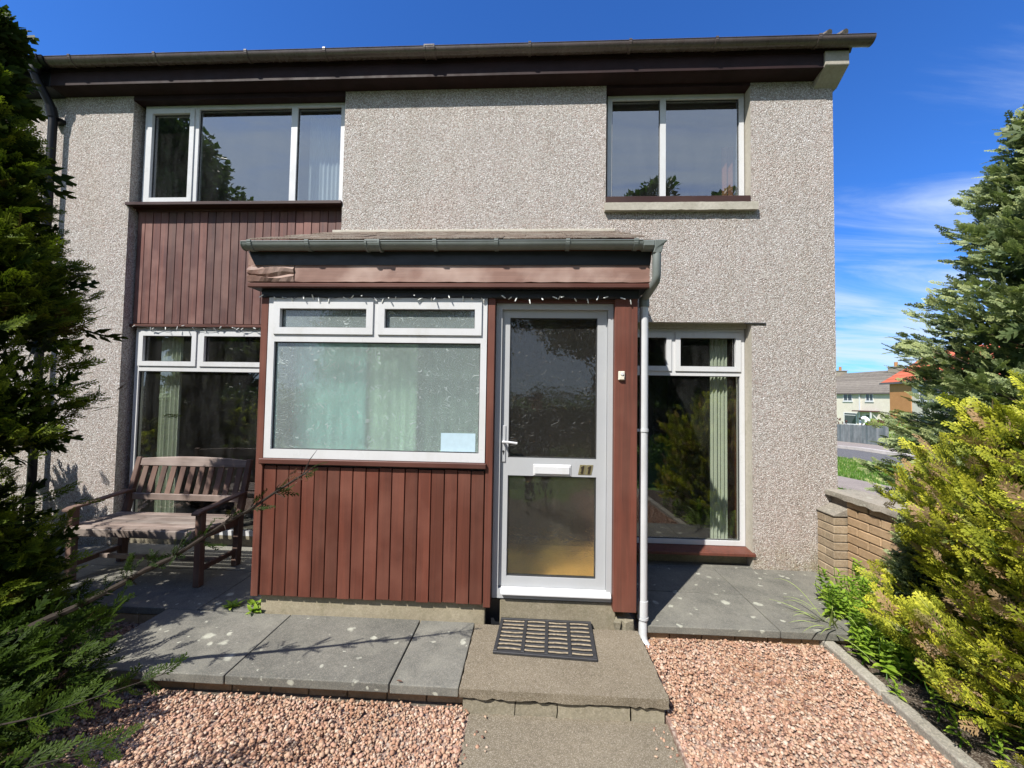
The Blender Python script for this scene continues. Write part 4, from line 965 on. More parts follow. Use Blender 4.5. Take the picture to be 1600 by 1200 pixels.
def conifer(name, label, cx, cy_, z0, z1, prof, nb, per, size, mat, tm, seed, tilt=(.1, .5), reject=None, group=None, width=.38, trunk=.05, boughs=True, cat='conifer', az=(0, 2*PI), inner=.35, cull=True, loose=.35, rise=.0, core=10, jit=(.72, 1.18)):
    g = np.random.default_rng(seed)
    t = thing(name, (cx, cy_, z0), label, cat, group)
    zt = z0+(z1-z0)*.96; MB().tube([(cx, cy_, z0-.05), (cx+.01, cy_, z0+(zt-z0)*.5), (cx, cy_, zt)], trunk, 8, radii=[trunk, trunk*.6, trunk*.12]).build('trunk', MT['bark'], t, 0, True)
    P, D, U, S, kind = [], [], [], [], []; mb = MB()
    for b in range(nb):
        h = g.random(); z = z0+(z1-z0)*(h**.9); a = g.uniform(*az); Rr = prof(h)*g.uniform(*jit)
        ti = g.uniform(*tilt)+.5*h; d = np.array([math.cos(a)*math.cos(ti), math.sin(a)*math.cos(ti), math.sin(ti)])
        base = np.array([cx, cy_, max(z0+.02, z-Rr*math.tan(ti)*.75)]); side = np.cross(d, [0, 0, 1]); side /= np.linalg.norm(side); upn = np.cross(side, d)
        ln = Rr/max(.35, math.cos(ti)); bend = g.uniform(-.12, .12)
        if boughs: mb.bar(base+d*ln*.05, base+d*ln*.85, .012, .012, (0.1, 0.2, 1), 0, .004, .004)
        k = max(3, int(per*(.4+.8*Rr/max(prof(0.3), .1)))); u = inner+(1-inner)*g.random(k)**.75
        lat = g.normal(0, .45, k)*(1.12-u)*width*ln*1.6+g.normal(0, .02, k); vert = g.normal(0, .10, k)*ln*(1.1-u)
        p = base+d*(u*ln)[:, None]+side*lat[:, None]+upn*vert[:, None]+np.array([0, 0, 1])*(bend*(u**2))[:, None]*ln
        dd = d*1.0+side*(np.sign(lat)*g.uniform(.1, .9, k))[:, None]+np.array([0, 0, 1])*(rise+g.uniform(-.25, .45, k))[:, None]+g.normal(0, .18, (k, 3))
        uu = upn*(1-min(1, loose)*.5)+g.normal(0, loose, (k, 3)); s_ = size*g.uniform(.65, 1.25, k)
        P.append(p); D.append(dd); U.append(uu); S.append(s_); kind.append(np.zeros(k))
        if core:
            u = g.uniform(.12, .62, core); p = base+d*(u*ln)[:, None]+g.normal(0, .10, (core, 3))*ln
            P.append(p); D.append(d+g.normal(0, .6, (core, 3))); U.append(g.normal(0, 1, (core, 3))); S.append(size*g.uniform(1.2, 1.9, core)); kind.append(np.ones(core))
    kind = np.concatenate(kind)
    P, D, U, S = map(np.concatenate, (P, D, U, S))
    keep = P[:, 2] > z0-.02
    if cull:      # thin out what lies far outside the view
        q = P-np.array(CAM); dep = q @ np.array(fw); px = 800+600*(q @ np.array(rt))/np.maximum(dep, .05)
        keep &= ((px > -160) & (px < 1680)) | (g.random(len(P)) < .15)
    if reject is not None: keep &= ~reject(P, P+D/np.linalg.norm(D, axis=1)[:, None]*S[:, None])
    P, D, U, S, kind = P[keep], D[keep], U[keep], S[keep], kind[keep]; a_ = kind == 0; b_ = kind == 1
    V, F, T, R_ = place(tm, P[a_], D[a_], U[a_], S[a_], seed+1)
    if b_.any():
        V2, F2, T2, R2 = place(CORE, P[b_], D[b_], U[b_], S[b_], seed+2)
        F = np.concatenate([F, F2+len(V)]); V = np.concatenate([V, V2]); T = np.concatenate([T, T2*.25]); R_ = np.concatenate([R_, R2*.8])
    npmesh('crown', V, F, mat, {'tip': T, 'rnd': R_}, t)
    if boughs and reject is None: mb.build('branches', MT['bark'], t)
    print(name, len(P), 'sprays', len(F), 'tris'); return t
# golden conifer, near right
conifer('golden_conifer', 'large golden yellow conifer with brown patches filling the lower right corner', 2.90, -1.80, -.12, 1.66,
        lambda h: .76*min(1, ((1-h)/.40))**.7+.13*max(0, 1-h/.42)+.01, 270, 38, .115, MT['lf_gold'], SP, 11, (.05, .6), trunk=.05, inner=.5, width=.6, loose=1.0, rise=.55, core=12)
# tall grey green conifer behind it
conifer('grey_green_conifer', 'tall grey green conifer standing behind the golden one at right', 4.55, -.45, -.3, 4.5,
        lambda h: 1.36*max(0, 1-h**1.9)+.04, 400, 30, .13, MT['lf_blue'], SPK, 13, (-.1, .4), trunk=.09, inner=.5, width=.55, loose=.7, rise=.1, core=16, jit=(.84, 1.07))
conifer('grey_green_conifer', 'small grey green conifer leaning on the brick garden wall', 2.70, -1.05, -.12, .68,
        lambda h: .27*(1-.45*h)+.02, 46, 26, .085, MT['lf_blue'], SPK, 14, (0, .5), trunk=.02, inner=.3)
# slender dark conifer at left and its low neighbour
SK = np.array([.533, .667, -1.])
def shade_reject(P, Q):
    """trim shoots from the sunny side where the garden path, porch and bench need light"""
    bad = np.zeros(len(P), bool)
    for X in (P, Q):
        s_ = (-1.04-X[:, 1])/SK[1]; xx = X[:, 0]+SK[0]*s_; zz = X[:, 2]-s_
        bad |= (s_ > 0) & (xx > -1.95) & (xx < .9) & (zz > .04)
        s_ = np.maximum(X[:, 2]-.0, 0); xx = X[:, 0]+SK[0]*s_; yy = X[:, 1]+SK[1]*s_
        bad |= (xx > -1.60) & (yy > -1.62) & (yy < -1.0)
        bad |= (xx > -.95+.9*np.clip(-(yy+1.7), 0, 1)*.3)
        s_ = X[:, 2]-.45; xx = X[:, 0]+SK[0]*s_; yy = X[:, 1]+SK[1]*s_
        bad |= (s_ > 0) & (xx > -3.35) & (xx < -2.55) & (yy > -.78) & (yy < -.2)
        s_ = np.maximum(X[:, 2], 0); xx = X[:, 0]+SK[0]*s_; yy = X[:, 1]+SK[1]*s_
        bad |= (xx > -3.0) & (xx < -1.9) & (yy > -1.02) & (yy < -.30) & (X[:, 2] > .3) & (X[:, 2] < 1.15) & (np.sin(X[:, 0]*91+X[:, 2]*57) > -.75)
        s_ = -X[:, 1]/SK[1]; xx = X[:, 0]+SK[0]*s_; zz = X[:, 2]-s_
        bad |= (xx > -4.9) & (xx < -1.9) & (zz > 1.9)
    return bad
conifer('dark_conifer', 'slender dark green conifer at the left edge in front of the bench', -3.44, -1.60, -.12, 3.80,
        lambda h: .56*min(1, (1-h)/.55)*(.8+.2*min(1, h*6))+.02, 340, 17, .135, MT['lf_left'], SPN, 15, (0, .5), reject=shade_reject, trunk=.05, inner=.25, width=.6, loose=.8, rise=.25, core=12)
conifer('dark_conifer', 'low spreading dark green conifer in the near left corner', -3.02, -2.38, -.12, .40,
        lambda h: 1.02*(1-h)**.40+.03, 170, 34, .120, MT['lf_dark'], SPN, 16, (-.12, .30), reject=shade_reject, trunk=.05, inner=.15, width=.6, loose=.8, rise=.25, core=14)
conifer('dark_conifer', 'dark green conifer beyond the left edge that shades the left end of the bench', -4.85, -1.45, -.12, 2.45,
        lambda h: .50*(1-h*.6)+.02, 90, 22, .15, MT['lf_left'], SPN, 18, (0, .5), trunk=.04, inner=.15, width=.6, loose=.8, rise=.25, core=8, cull=False)
# golden shrub beyond, against the neighbour's wall
conifer('golden_shrub', 'golden shrub glowing behind the dark conifer at far left', -5.05, -.75, -.2, 1.25,
        lambda h: .5*(1-.3*h), 45, 22, .13, MT['lf_gold'], SPK, 17, (0, .5), trunk=.03, cat='shrub')
fr = thing('low_conifer_shoots', (-2.0, -2.35, .3), 'long soft green conifer shoots hanging over the gravel at lower left', 'conifer shoots')
FP, FD, FU, FS = [], [], [], []; g_ = np.random.default_rng(5)
for a, b in (((-2.3, -2.35, .22), (-1.34, -2.31, .50)), ((-2.3, -2.42, .12), (-1.44, -2.38, .30)), ((-2.3, -2.5, .05), (-1.36, -2.45, .14))):
    a, b = Vector(a), Vector(b); mbf = MB().tube([a, a.lerp(b, .5)-Vector((0, 0, .03)), b], .005, 6, radii=[.005, .003, .001]); mbf.build('shoot_stem', MT['twig'], fr)
    for i in range(16):
        t = .25+.75*(i+.5)/16; p = a.lerp(b, t)-Vector((0, 0, .03*math.sin(PI*t))); sd2 = 1 if i % 2 else -1
        FP.append(tuple(p)); FD.append(tuple((b-a).normalized()+Vector((g_.normal(0, .15), sd2*.5, sd2*.45+.2)))); FU.append(tuple(g_.normal(0, .6, 3)+np.array([0, -1, .5]))); FS.append(.13*(1.15-t*.5))
V, F, T, R_ = place(SPN, np.array(FP), np.array(FD), np.array(FU), np.array(FS), 6); npmesh('shoots', V, F, MT['lf_dark'], {'tip': T, 'rnd': R_*.9}, fr)
# the long bare branch that reaches across to the siding
br = thing('bare_branch', (-2.45, -1.75, .35), 'long dark half bare conifer branch reaching across the bench and siding', 'branch')
rr = random.Random(9); A = Vector((-2.95, -1.80, .16)); B = Vector((-1.08, -1.92, 1.165)); pts = []
for i in range(15):
    t = i/14; p = A.lerp(B, t)+Vector((rr.uniform(-.008, .008), rr.uniform(-.01, .01), rr.uniform(-.008, .008)-.07*math.sin(PI*t)+.0)); pts.append(p)
mb = MB().tube(pts, .01, 7, radii=[.023-.018*(i/14)**.9 for i in range(15)])
ti = []
for i in range(4, 15):
    for q in range(3 if i < 11 else 4):
        p = pts[i]; dr = (B-A).normalized()+Vector((rr.uniform(-.7, .5), rr.uniform(-.4, .4), rr.uniform(-.8, .8))); ln = rr.uniform(.04, .13)
        e = p+dr.normalized()*ln; mid = p.lerp(e, .5)+Vector((0, 0, rr.uniform(-.01, .015)))
        mb.tube([p, mid, e], .002, 4, radii=[.0035, .0022, .001]); ti.append((e, mid, dr))
mb.build('branch_wood', MT['twig'], br, 0, False)
sel = [x for x in ti if rr.random() < .9]*4
P = np.array([tuple(m_) for e, m_, d in sel])+RNG.normal(0, .008, (len(sel), 3)); D = np.array([tuple(d) for e, m_, d in sel])+RNG.normal(0, .4, (len(sel), 3)); U = RNG.normal(0, 1, (len(sel), 3)); S = RNG.uniform(.05, .10, len(sel))
keep = (P[:, 0] < -1.25) | (RNG.random(len(P)) < .2)
V, F, T, R_ = place([spray_template(60, 5, 2, .05, .5, .2, .25)], P[keep], D[keep], U[keep], S[keep], 3); npmesh('needles', V, F, MT['lf_dark'], {'tip': T*.4, 'rnd': R_}, br)
P = np.array([tuple(pts[14]+Vector((rr.uniform(-.10, .02), rr.uniform(-.02, .02), rr.uniform(-.05, .02)))) for _ in range(9)]); D = np.tile(np.array((B-A).normalized()), (9, 1))+RNG.normal(0, .5, (9, 3))
V, F, T, R_ = place([spray_template(61, 4, 2, .08, .5, .2, .25)], P, D, RNG.normal(0, 1, (9, 3)), np.full(9, .04), 4); npmesh('dry_tip', V, F, MT['lf_brown'], {'tip': T, 'rnd': R_}, br)

# leafy plants in the bed, at the foot of the wall
def leaf_t(ln=1, w=.36, fold=.12):
    pr = [(0, .02), (.25, .8), (.5, 1), (.75, .65), (1, .0)]; V = []; F = []
    for t, k in pr: V += [(t*ln, -w/2*k, fold*k*w-.25*t*t), (t*ln, 0, -.25*t*t), (t*ln, w/2*k, fold*k*w-.25*t*t)]
    for i in range(4):
        b = 3*i; F += [(b, b+3, b+4), (b, b+4, b+1), (b+1, b+4, b+5), (b+1, b+5, b+2)]
    return np.array(V), np.array(F), np.array([x for t, k in pr for x in (.4+.6*t, .2+.6*t, .4+.6*t)])
LT = [leaf_t(), leaf_t(1, .44, .2), leaf_t(1, .30, .05)]
def leafy(label, spots, seed, hmin, hmax, ls, step_=.028, per=3):
    g = np.random.default_rng(seed); rr = random.Random(seed); x0, y0 = spots[0]
    t = thing('leafy_plant', (x0, y0, -.1), label, 'plant', 'fresh green leafy plants at the foot of the garden wall'); P, D, U, S = [], [], [], []
    for (x, y) in spots:
        h = rr.uniform(hmin, hmax); lean = Vector((rr.uniform(-.25, .12), rr.uniform(-.25, .1), 1)); b = Vector((x, y, -.10)); n = int(h/step_)
        pp = [b+lean*(h*i/6)+Vector((.02*math.sin(i), .01*i*i*.1, 0)) for i in range(7)]
        MB().tube(pp, .003, 5, radii=[.0045-.0004*i for i in range(7)]).build('stem', MT['lf_plant'], t)
        for i in range(2, n):
            u = i/n; p = b+lean*(h*u)
            for q in range(per):
                a = i*2.4+q*2*PI/per+rr.uniform(-.3, .3)
                P.append(tuple(p)); D.append((math.cos(a), math.sin(a), .15+.9*u*u)); U.append((0, 0, 1)); S.append(ls*rr.uniform(.7, 1.2)*(1.1-.55*u))
    P, D, U, S = np.array(P), np.array(D), np.array(U)+g.normal(0, .15, (len(U), 3)), np.array(S)
    V, F, T, R_ = place(LT, P, D, U, S, seed); npmesh('leaves', V, F, MT['lf_plant'], {'tip': T, 'rnd': R_}, t)
rr = random.Random(77)
leafy('leafy green plant closest to the brick pier, spilling over the slab corner', [(2.62-rr.random()*.36, -.42-rr.random()*.34) for _ in range(22)], 31, .24, .44, .085)
leafy('leafy green plant in the bed between the pier and the grey green conifer', [(2.52-rr.random()*.34, -.74-rr.random()*.36) for _ in range(22)], 32, .22, .40, .085)
leafy('leafy green plant beside the concrete edging below the golden conifer', [(2.40-rr.random()*.32, -1.08-rr.random()*.40) for _ in range(16)], 33, .14, .28, .08)
leafy('low green undergrowth spreading under the golden conifer', [(2.02+rr.random()*.4, -1.45-rr.random()*.75) for _ in range(26)], 34, .10, .22, .06)
tt = thing('grass_tuft', (2.10, -.88, -.1), 'tuft of long arching grass blades at the corner of the slabs', 'grass tuft')
for i in range(16):
    a = rr.uniform(2.2, 4.6); ln = rr.uniform(.18, .44); h = rr.uniform(.05, .22); vs = []; n_ = 8; b = Vector((2.13+rr.uniform(-.04, .04), -.88+rr.uniform(-.05, .05), -.08))
    dr = Vector((math.cos(a), math.sin(a), 0)); sd_ = Vector((-dr.y, dr.x, 0))
    for k in range(n_+1):
        t = k/n_; p = b+dr*ln*t+Vector((0, 0, .05+h*math.sin(PI*t*.62)*1.1)); w = .0045*(1-t**2)+.0004; vs += [p-sd_*w, p+Vector((0, 0, -.0012)), p+sd_*w]
    MB().add(vs, [(3*k+j, 3*k+3+j, 3*k+4+j, 3*k+1+j) for k in range(n_) for j in (0, 1)]).build('blade', MT['blade_p'], tt)
# small weeds in the patio joint by the porch corner
for i, (x, y, n_, lb) in enumerate(((-2.13, -.985, 11, 'small bright weed growing on the slabs left of the porch corner'), (-1.93, -1.03, 10, 'small weed rooted right at the porch corner'), (-1.99, -.94, 6, 'tiny weed tucked between the two larger patio weeds'))):
    w_ = thing('weed', (x, y, 0), lb, 'weed', 'small weeds in the patio joint'); P, D, U, S = [], [], [], []
    for k in range(n_*2):
        a = rr.uniform(0, 2*PI); P.append((x+rr.uniform(-.02, .02), y+rr.uniform(-.015, .015), .004)); D.append((math.cos(a), math.sin(a), rr.uniform(.2, 1.3))); U.append((0, 0, 1)); S.append(rr.uniform(.03, .075))
    V, F, T, R_ = place(LT, np.array(P), np.array(D), np.array(U, float), np.array(S), 50+i); npmesh('leaves', V, F, MT['lf_plant'], {'tip': T, 'rnd': R_}, w_)
# few dry leaves and debris
for i, (x, y, z, lb) in enumerate(((-.70, -1.62+.0, .004, 'small fallen leaf near the front edge of the slabs'), (.92, -1.05, -.10, 'fallen leaf on the gravel beside the doorstep'), (1.9, -1.03, -.09, 'fallen leaf on the gravel by the slab corner'))):
    V, F, T = LT[i]; a = i*2.1; c_, s_ = math.cos(a), math.sin(a)
    V2 = V*.035; V2 = np.stack([V2[:, 0]*c_-V2[:, 1]*s_+x, V2[:, 0]*s_+V2[:, 1]*c_+y, V2[:, 2]*.6+z+.008], 1)
    o = npmesh('fallen_leaf', V2, F, MT['lf_brown'], {'tip': T, 'rnd': T*0+.3}); tag(o, lb, 'leaf', 'fallen leaves')

# ================================================================== ACROSS THE ROAD
fence = thing('picket_fence', (15.35, 15, gz(15)), 'low grey weathered picket fence along the far pavement', 'fence')
pk = MB().box(-.012, .012, -.048, .048, 0, .84).mesh('picket', MT['picket'])
y = 13.35; i = 0
rr = random.Random(3)
while y < 20:
    x = 15.15+.10*(y-13.5); o = shared('picket', pk, fence, (x, y, gz(y)+.10-.35*0+rr.uniform(-.012, .012)), (0, 0, .1)); y += .122; i += 1
for z in (.22, .62): MB().bar((15.18, 13.35, gz(13.35)+.1+z), (15.84, 20, gz(20)+.1+z), .03, .06).build('rail', MT['picket'], fence)
for y in (13.4, 15.4, 17.4, 19.4): MB().bar((15.19+.10*(y-13.5), y, gz(y)), (15.19+.10*(y-13.5), y, gz(y)+.95), .08, .08, (0, 1, 0)).build('post', MT['picket'], fence)

def far_window(h, Mx, x0, x1, z0, z1, mull=(), tr=None, mat='darkpane'):
    f = MB(); w = .09
    for (a, b, c, d) in [(x0, x1, z0-.0, z0+w), (x0, x1, z1-w, z1), (x0, x0+w, z0+w, z1-w), (x1-w, x1, z0+w, z1-w)]: f.box(a, b, -.06, .02, c, d, 0, Mx)
    for m_ in mull: f.box(m_-.04, m_+.04, -.055, .02, z0+w, z1-w, 0, Mx)
    if tr: f.box(x0+w, x1-w, -.05, .02, tr-.04, tr+.04, 0, Mx)
    f.box(x0-.05, x1+.05, -.10, .02, z0-.12, z0-.005, 0, Mx)
    fo = f.build('window', MT['white'], h); sub('pane', MB().box(x0+w*.9, x1-w*.9, -.01, .01, z0+w*.9, z1-w*.9, 0, Mx), MT[mat], fo)
    return fo
def frame_M(A, B):
    """local frame: x along the facade from A to B, y away from the viewer, z up"""
    A = Vector(A); B = Vector(B); x = (B-A); x.z = 0; Ln = x.length; x.normalize(); yv = Vector((-x.y, x.x, 0))
    if yv.dot(Vector((A.x, A.y, 0))-Vector((0, -3.7, 0))) < 0: yv = -yv
    M_ = Matrix.Identity(4)
    for i_ in range(3): M_[i_][0] = x[i_]; M_[i_][1] = yv[i_]; M_[i_][2] = (0, 0, 1)[i_]; M_[i_][3] = A[i_]
    return M_, Ln

def far_house(label, A, B, zg, ze, pitch, depth, wall, roof, rows, x_lo=0., x_hi=None, over=.25, xo=.25, hip=False):
    M_, Ln = frame_M((*A, 0), (*B, 0)); x_hi = x_hi or Ln
    h = thing('house', (A[0], A[1], zg), label, 'house')
    MB().box(x_lo, x_hi, 0, depth, zg-.6, ze, 0, M_).build('wall', wall, h)
    rise = depth/2*pitch; n = rows; hx = depth/2 if hip else 0
    for s_ in (0, 1):
        for r_ in range(n):
            t0, t1 = r_/n, (r_+1.06)/n; th = .05
            f = (lambda t: (-over+(depth/2+over)*t)) if s_ == 0 else (lambda t: depth+over-(depth/2+over)*t)
            z_ = lambda t: ze-over*pitch+(rise+over*pitch)*t
            a0 = x_lo-xo; a1 = x_lo-xo; b0 = x_hi+xo; b1 = x_hi+xo
            mb = MB(); vs = [(a0, f(t0), z_(t0)+th), (b0, f(t0), z_(t0)+th), (b1, f(t1), z_(t1)+.01), (a1, f(t1), z_(t1)+.01), (a0, f(t0), z_(t0)-.02), (b0, f(t0), z_(t0)-.02), (b1, f(t1), z_(t1)-.05), (a1, f(t1), z_(t1)-.05)]
            mb.add([M_ @ Vector(v) for v in vs], ((0,1,2,3),(7,6,5,4),(0,4,5,1),(1,5,6,2),(2,6,7,3),(3,7,4,0))); mb.build('tile_course', roof, h)
    if hip:
        MB().add([M_ @ Vector(v) for v in ((x_lo-over, -over, ze-over*pitch), (x_lo-over, depth+over, ze-over*pitch), (x_lo-over+hx, depth/2, ze+rise))], [(0, 1, 2)]).build('hip_end', roof, h)
    else:
        for x in (x_lo, x_hi): MB().add([M_ @ Vector(v) for v in ((x, 0, ze-.01), (x, depth/2, ze+rise-.06), (x, depth, ze-.01))], [(0, 1, 2)]).build('gable', wall, h)
    MB().box(x_lo-xo, x_hi+xo, -over-.10, -over, ze-over*pitch-.14, ze-over*pitch+.03, 0, M_).build('gutter', MT['gut_b'], h)
    return h, M_, Ln
CHZ = 6.25
g1, M1, L1 = far_house('pale harled terraced house with grey tiled roof across the road', (43.06, 52.42), (43.79, 46.44), -1.9, 3.02, .72, 8., MT['farwall'], MT['farroof'], 12, -9, 11)
far_window(g1, M1, 1.05, 2.38, 1.78, 2.93, (1.7,)); far_window(g1, M1, 4.15, 5.18, 1.80, 2.93, (4.67,)); far_window(g1, M1, -3.5, -2.2, 1.8, 2.9, (-2.85,))
far_window(g1, M1, 1.10, 2.95, -1.35, .24, (), -.10); far_window(g1, M1, -3.7, -1.9, -1.35, .24, (), -.10); far_window(g1, M1, 7.6, 8.8, 1.8, 2.9)
MB().box(3.9, 4.9, -.05, .02, -1.9, .2, 0, M1).build('door', MT['white'], g1); MB().box(4.2, 4.6, -.06, -.04, -.4, .05, 0, M1).build('door_pane', MT['darkpane'], g1)
MB().box(3.36, 3.5, -.14, -.02, -1.9, 2.95, 0, M1).build('downpipe', MT['white'], g1)
MB().box(3.2, 5.9, -1.0, .0, .44, .58, 0, M1).build('door_canopy', MT['maroon'], g1)
mb = MB(); mb.bar(M1 @ Vector((5.6, -.95, .42)), M1 @ Vector((5.6, -.05, -.5)), .12, .12); mb.box(5.55, 5.68, -.95, -.85, -1.9, .43, 0, M1); mb.build('canopy_bracket', MT['white'], g1)
for u in (-3.4, 4.45):
    ch = MB().box(u-.5, u+.5, 3.4, 4.6, 5.0, CHZ, 0, M1).box(u-.58, u+.58, 3.32, 4.68, CHZ, CHZ+.12, 0, M1).build('chimney', MT['chimney'], g1); p = M1 @ Vector((u, 4, CHZ+.1)); sub('chimney_pot', MB().tube([p, p+Vector((0, 0, .6))], .18, 10), MT['orange'], ch)
g2, M2, L2 = far_house('orange roofed house with orange brick panel, half hidden by the conifer', (34.98, 36.0), (33.89, 30.94), -1.3, 3.72, .72, 8., MT['farwall'], MT['redroof'], 9, .95, 16, xo=.95)
MB().box(.96, 3.69, -.06, .02, -1.5, 3.70, 0, M2).build('brick_panel', MT['orange'], g2)
far_window(g2, M2, 4.6, 7.6, 1.8, 3.2, (6.1,)); far_window(g2, M2, 4.6, 7.6, -.9, .6, (6.1,))
for u in (1.3, 15.6):
    ch = MB().box(u-.5, u+.5, 3.4, 4.6, 6.2, 7.6, 0, M2).build('chimney', MT['orange'], g2)
    if u < 5: bpy.data.objects.remove(ch)
# sloping maroon board fence in the far front garden
mf = thing('board_fence', (22.8, 23.6, gz(23)), 'dark maroon board fence sloping up across the far front garden', 'fence')
for i in range(16):
    t = i/15; p = Vector((22.30, 23.5, 0)).lerp(Vector((24.1, 23.6, 0)), t); zt = -.02+.45*min(1, t*2.2); zt = zt if t < .97 else .40
    MB().box(p.x-.056, p.x+.056, p.y-.015, p.y+.015, gz(23.5)-.1, zt).build('board', MT['maroon'], mf)
def shrub(name, label, cx, cy_, z0, h, r, n, ls, mat, seed, cat='shrub', tm=None, group=None, cone=0., trunk=.04):
    g = np.random.default_rng(seed); t = thing(name, (cx, cy_, z0), label, cat, group)
    MB().tube([(cx, cy_, z0-.05), (cx, cy_, z0+h*.6)], trunk, 7, radii=[trunk, trunk*.4]).build('trunk', MT['bark'], t, 0, True)
    D = g.normal(0, 1, (n, 3)); D[:, 2] = np.abs(D[:, 2])*.9-.25; D /= np.linalg.norm(D, axis=1)[:, None]
    lump = 1+.16*np.sin(D[:, 0]*7+seed)*np.sin(D[:, 1]*6)+.12*np.sin(D[:, 2]*9+seed*2)
    rad = g.random(n)**.35*lump; P = np.stack([D[:, 0]*r*rad*(1-cone*np.clip(D[:, 2], 0, 1)), D[:, 1]*r*rad, (D[:, 2]+.25)/1.25*h*rad], 1)+[cx, cy_, z0+.06]
    V, F, T, R_ = place(tm or LT, P, D+g.normal(0, .5, (n, 3)), g.normal(0, 1, (n, 3)), ls*g.uniform(.6, 1.3, n), seed)
    npmesh('crown', V, F, mat, {'tip': T, 'rnd': R_}, t); return t
shrub('shrub', 'rounded dark green shrub at the right end of the picket fence', 19.6, 18.4, gz(18)+.0, 1.35, .85, 900, .16, MT['lf_plant'], 5)
shrub('shrub', 'loose grey green shrub growing over the far pavement under the conifer', 16.6, 13.6, gz(14), .95, .95, 900, .14, MT['lf_blue'], 6, tm=SPK)
shrub('shrub', 'purple leaved shrub just past the house corner behind the fence', 19.35, 21.3, gz(21), 1.15, .45, 400, .16, MT['lf_red'], 7)
shrub('shrub', 'dark shrub behind the picket fence near the crouching person', 20.6, 19.4, gz(19), .75, .5, 400, .14, MT['lf_dark'], 8)

# ------------------------------------------------------------------ people
def figure(name, parts, root, label):
    t = thing(name, root, label, 'person')
    for nm, verts, edges, radii, mat, lv in parts:
        me = bpy.data.meshes.new(nm); me.from_pydata([Vector(v) for v in verts], edges, []); me.materials.append(MT[mat])
        o = link(nm, me, t); sk = o.modifiers.new('skin', 'SKIN'); sk.use_smooth_shade = True
        me.skin_vertices or None
        bm = None
        if not me.skin_vertices: me.attributes.new if False else None
        import bmesh
        b = bmesh.new(); b.from_mesh(me); lay = b.verts.layers.skin.verify(); b.verts.ensure_lookup_table()
        for v, r in zip(b.verts, radii): v[lay].radius = (r, r) if not isinstance(r, tuple) else r; v[lay].use_root = v.index == 0
        b.to_mesh(me); b.free()
        ss = o.modifiers.new('sub', 'SUBSURF'); ss.levels = lv; ss.render_levels = lv
    return t
def off(vs, o, s=1): return [(v[0]*s+o[0], v[1]*s+o[1], v[2]*s+o[2]) for v in vs]
# gardener bending over beyond the fence (faces left), back nearly level
o = (21.3, 21.5, -.62)
figure('person', [
    ('body', off([(0, 0, .95), (-.16, 0, 1.14), (-.32, 0, 1.24), (-.42, 0, 1.20), (-.50, 0, 1.16)], o), [(0, 1), (1, 2), (2, 3), (3, 4)], [.15, .17, .16, .07, .08], 'tshirt', 2),
    ('arm', off([(-.32, -.16, 1.2), (-.36, -.19, .98), (-.46, -.12, .78), (-.5, -.1, .72)], o), [(0, 1), (1, 2), (2, 3)], [.06, .05, .04, .035], 'tshirt', 2),
    ('arm', off([(-.32, .16, 1.2), (-.36, .19, .98), (-.46, .12, .78), (-.5, .1, .72)], o), [(0, 1), (1, 2), (2, 3)], [.06, .05, .04, .035], 'tshirt', 2),
    ('trousers', off([(0, 0, .93), (.02, -.1, .85), (-.04, -.12, .48), (.04, -.12, .08), (-.1, -.12, .04), (.02, .1, .85), (-.04, .12, .48), (.04, .12, .08), (-.1, .12, .04)], o), [(0, 1), (1, 2), (2, 3), (3, 4), (0, 5), (5, 6), (6, 7), (7, 8)], [.15, .11, .075, .055, .045, .11, .075, .055, .045], 'wine', 2),
    ('head', off([(-.47, 0, 1.18), (-.54, 0, 1.19), (-.58, 0, 1.15)], o), [(0, 1), (1, 2)], [.07, .095, .08], 'hair', 2)], o, 'person in a white top and wine red trousers bending over behind the picket fence')
# the photographer, standing behind the camera, seen mirrored in the door
o = (.12, -4.14, GZ)
def hand(c, s):
    """palm and five fingers curled towards the phone"""
    P_ = [(0, 0, 0), (0, .03, .03), (0, .05, .07)]; E_ = [(0, 1), (1, 2)]; R2 = [.022, .026, .028]
    for k in range(4):
        b = len(P_); x = (-.027+.018*k)*s; l_ = (.030, .034, .032, .026)[k]
        P_ += [(x, .058, .075), (x*1.05+.004*s, .075, .075+l_*.6), (x+.010*s, .078, .075+l_*1.2)]; E_ += [(2, b), (b, b+1), (b+1, b+2)]; R2 += [.0095, .009, .0075]
    b = len(P_); P_ += [(-.03*s, .045, .040), (-.045*s, .065, .055), (-.04*s, .082, .070)]; E_ += [(1, b), (b, b+1), (b+1, b+2)]; R2 += [.011, .0095, .008]
    return [(p[0]+c[0], p[1]+c[1], p[2]+c[2]) for p in P_], E_, R2
h1 = hand((-.10, .235, 1.565), 1); h2 = hand((.0, .235, 1.565), -1)
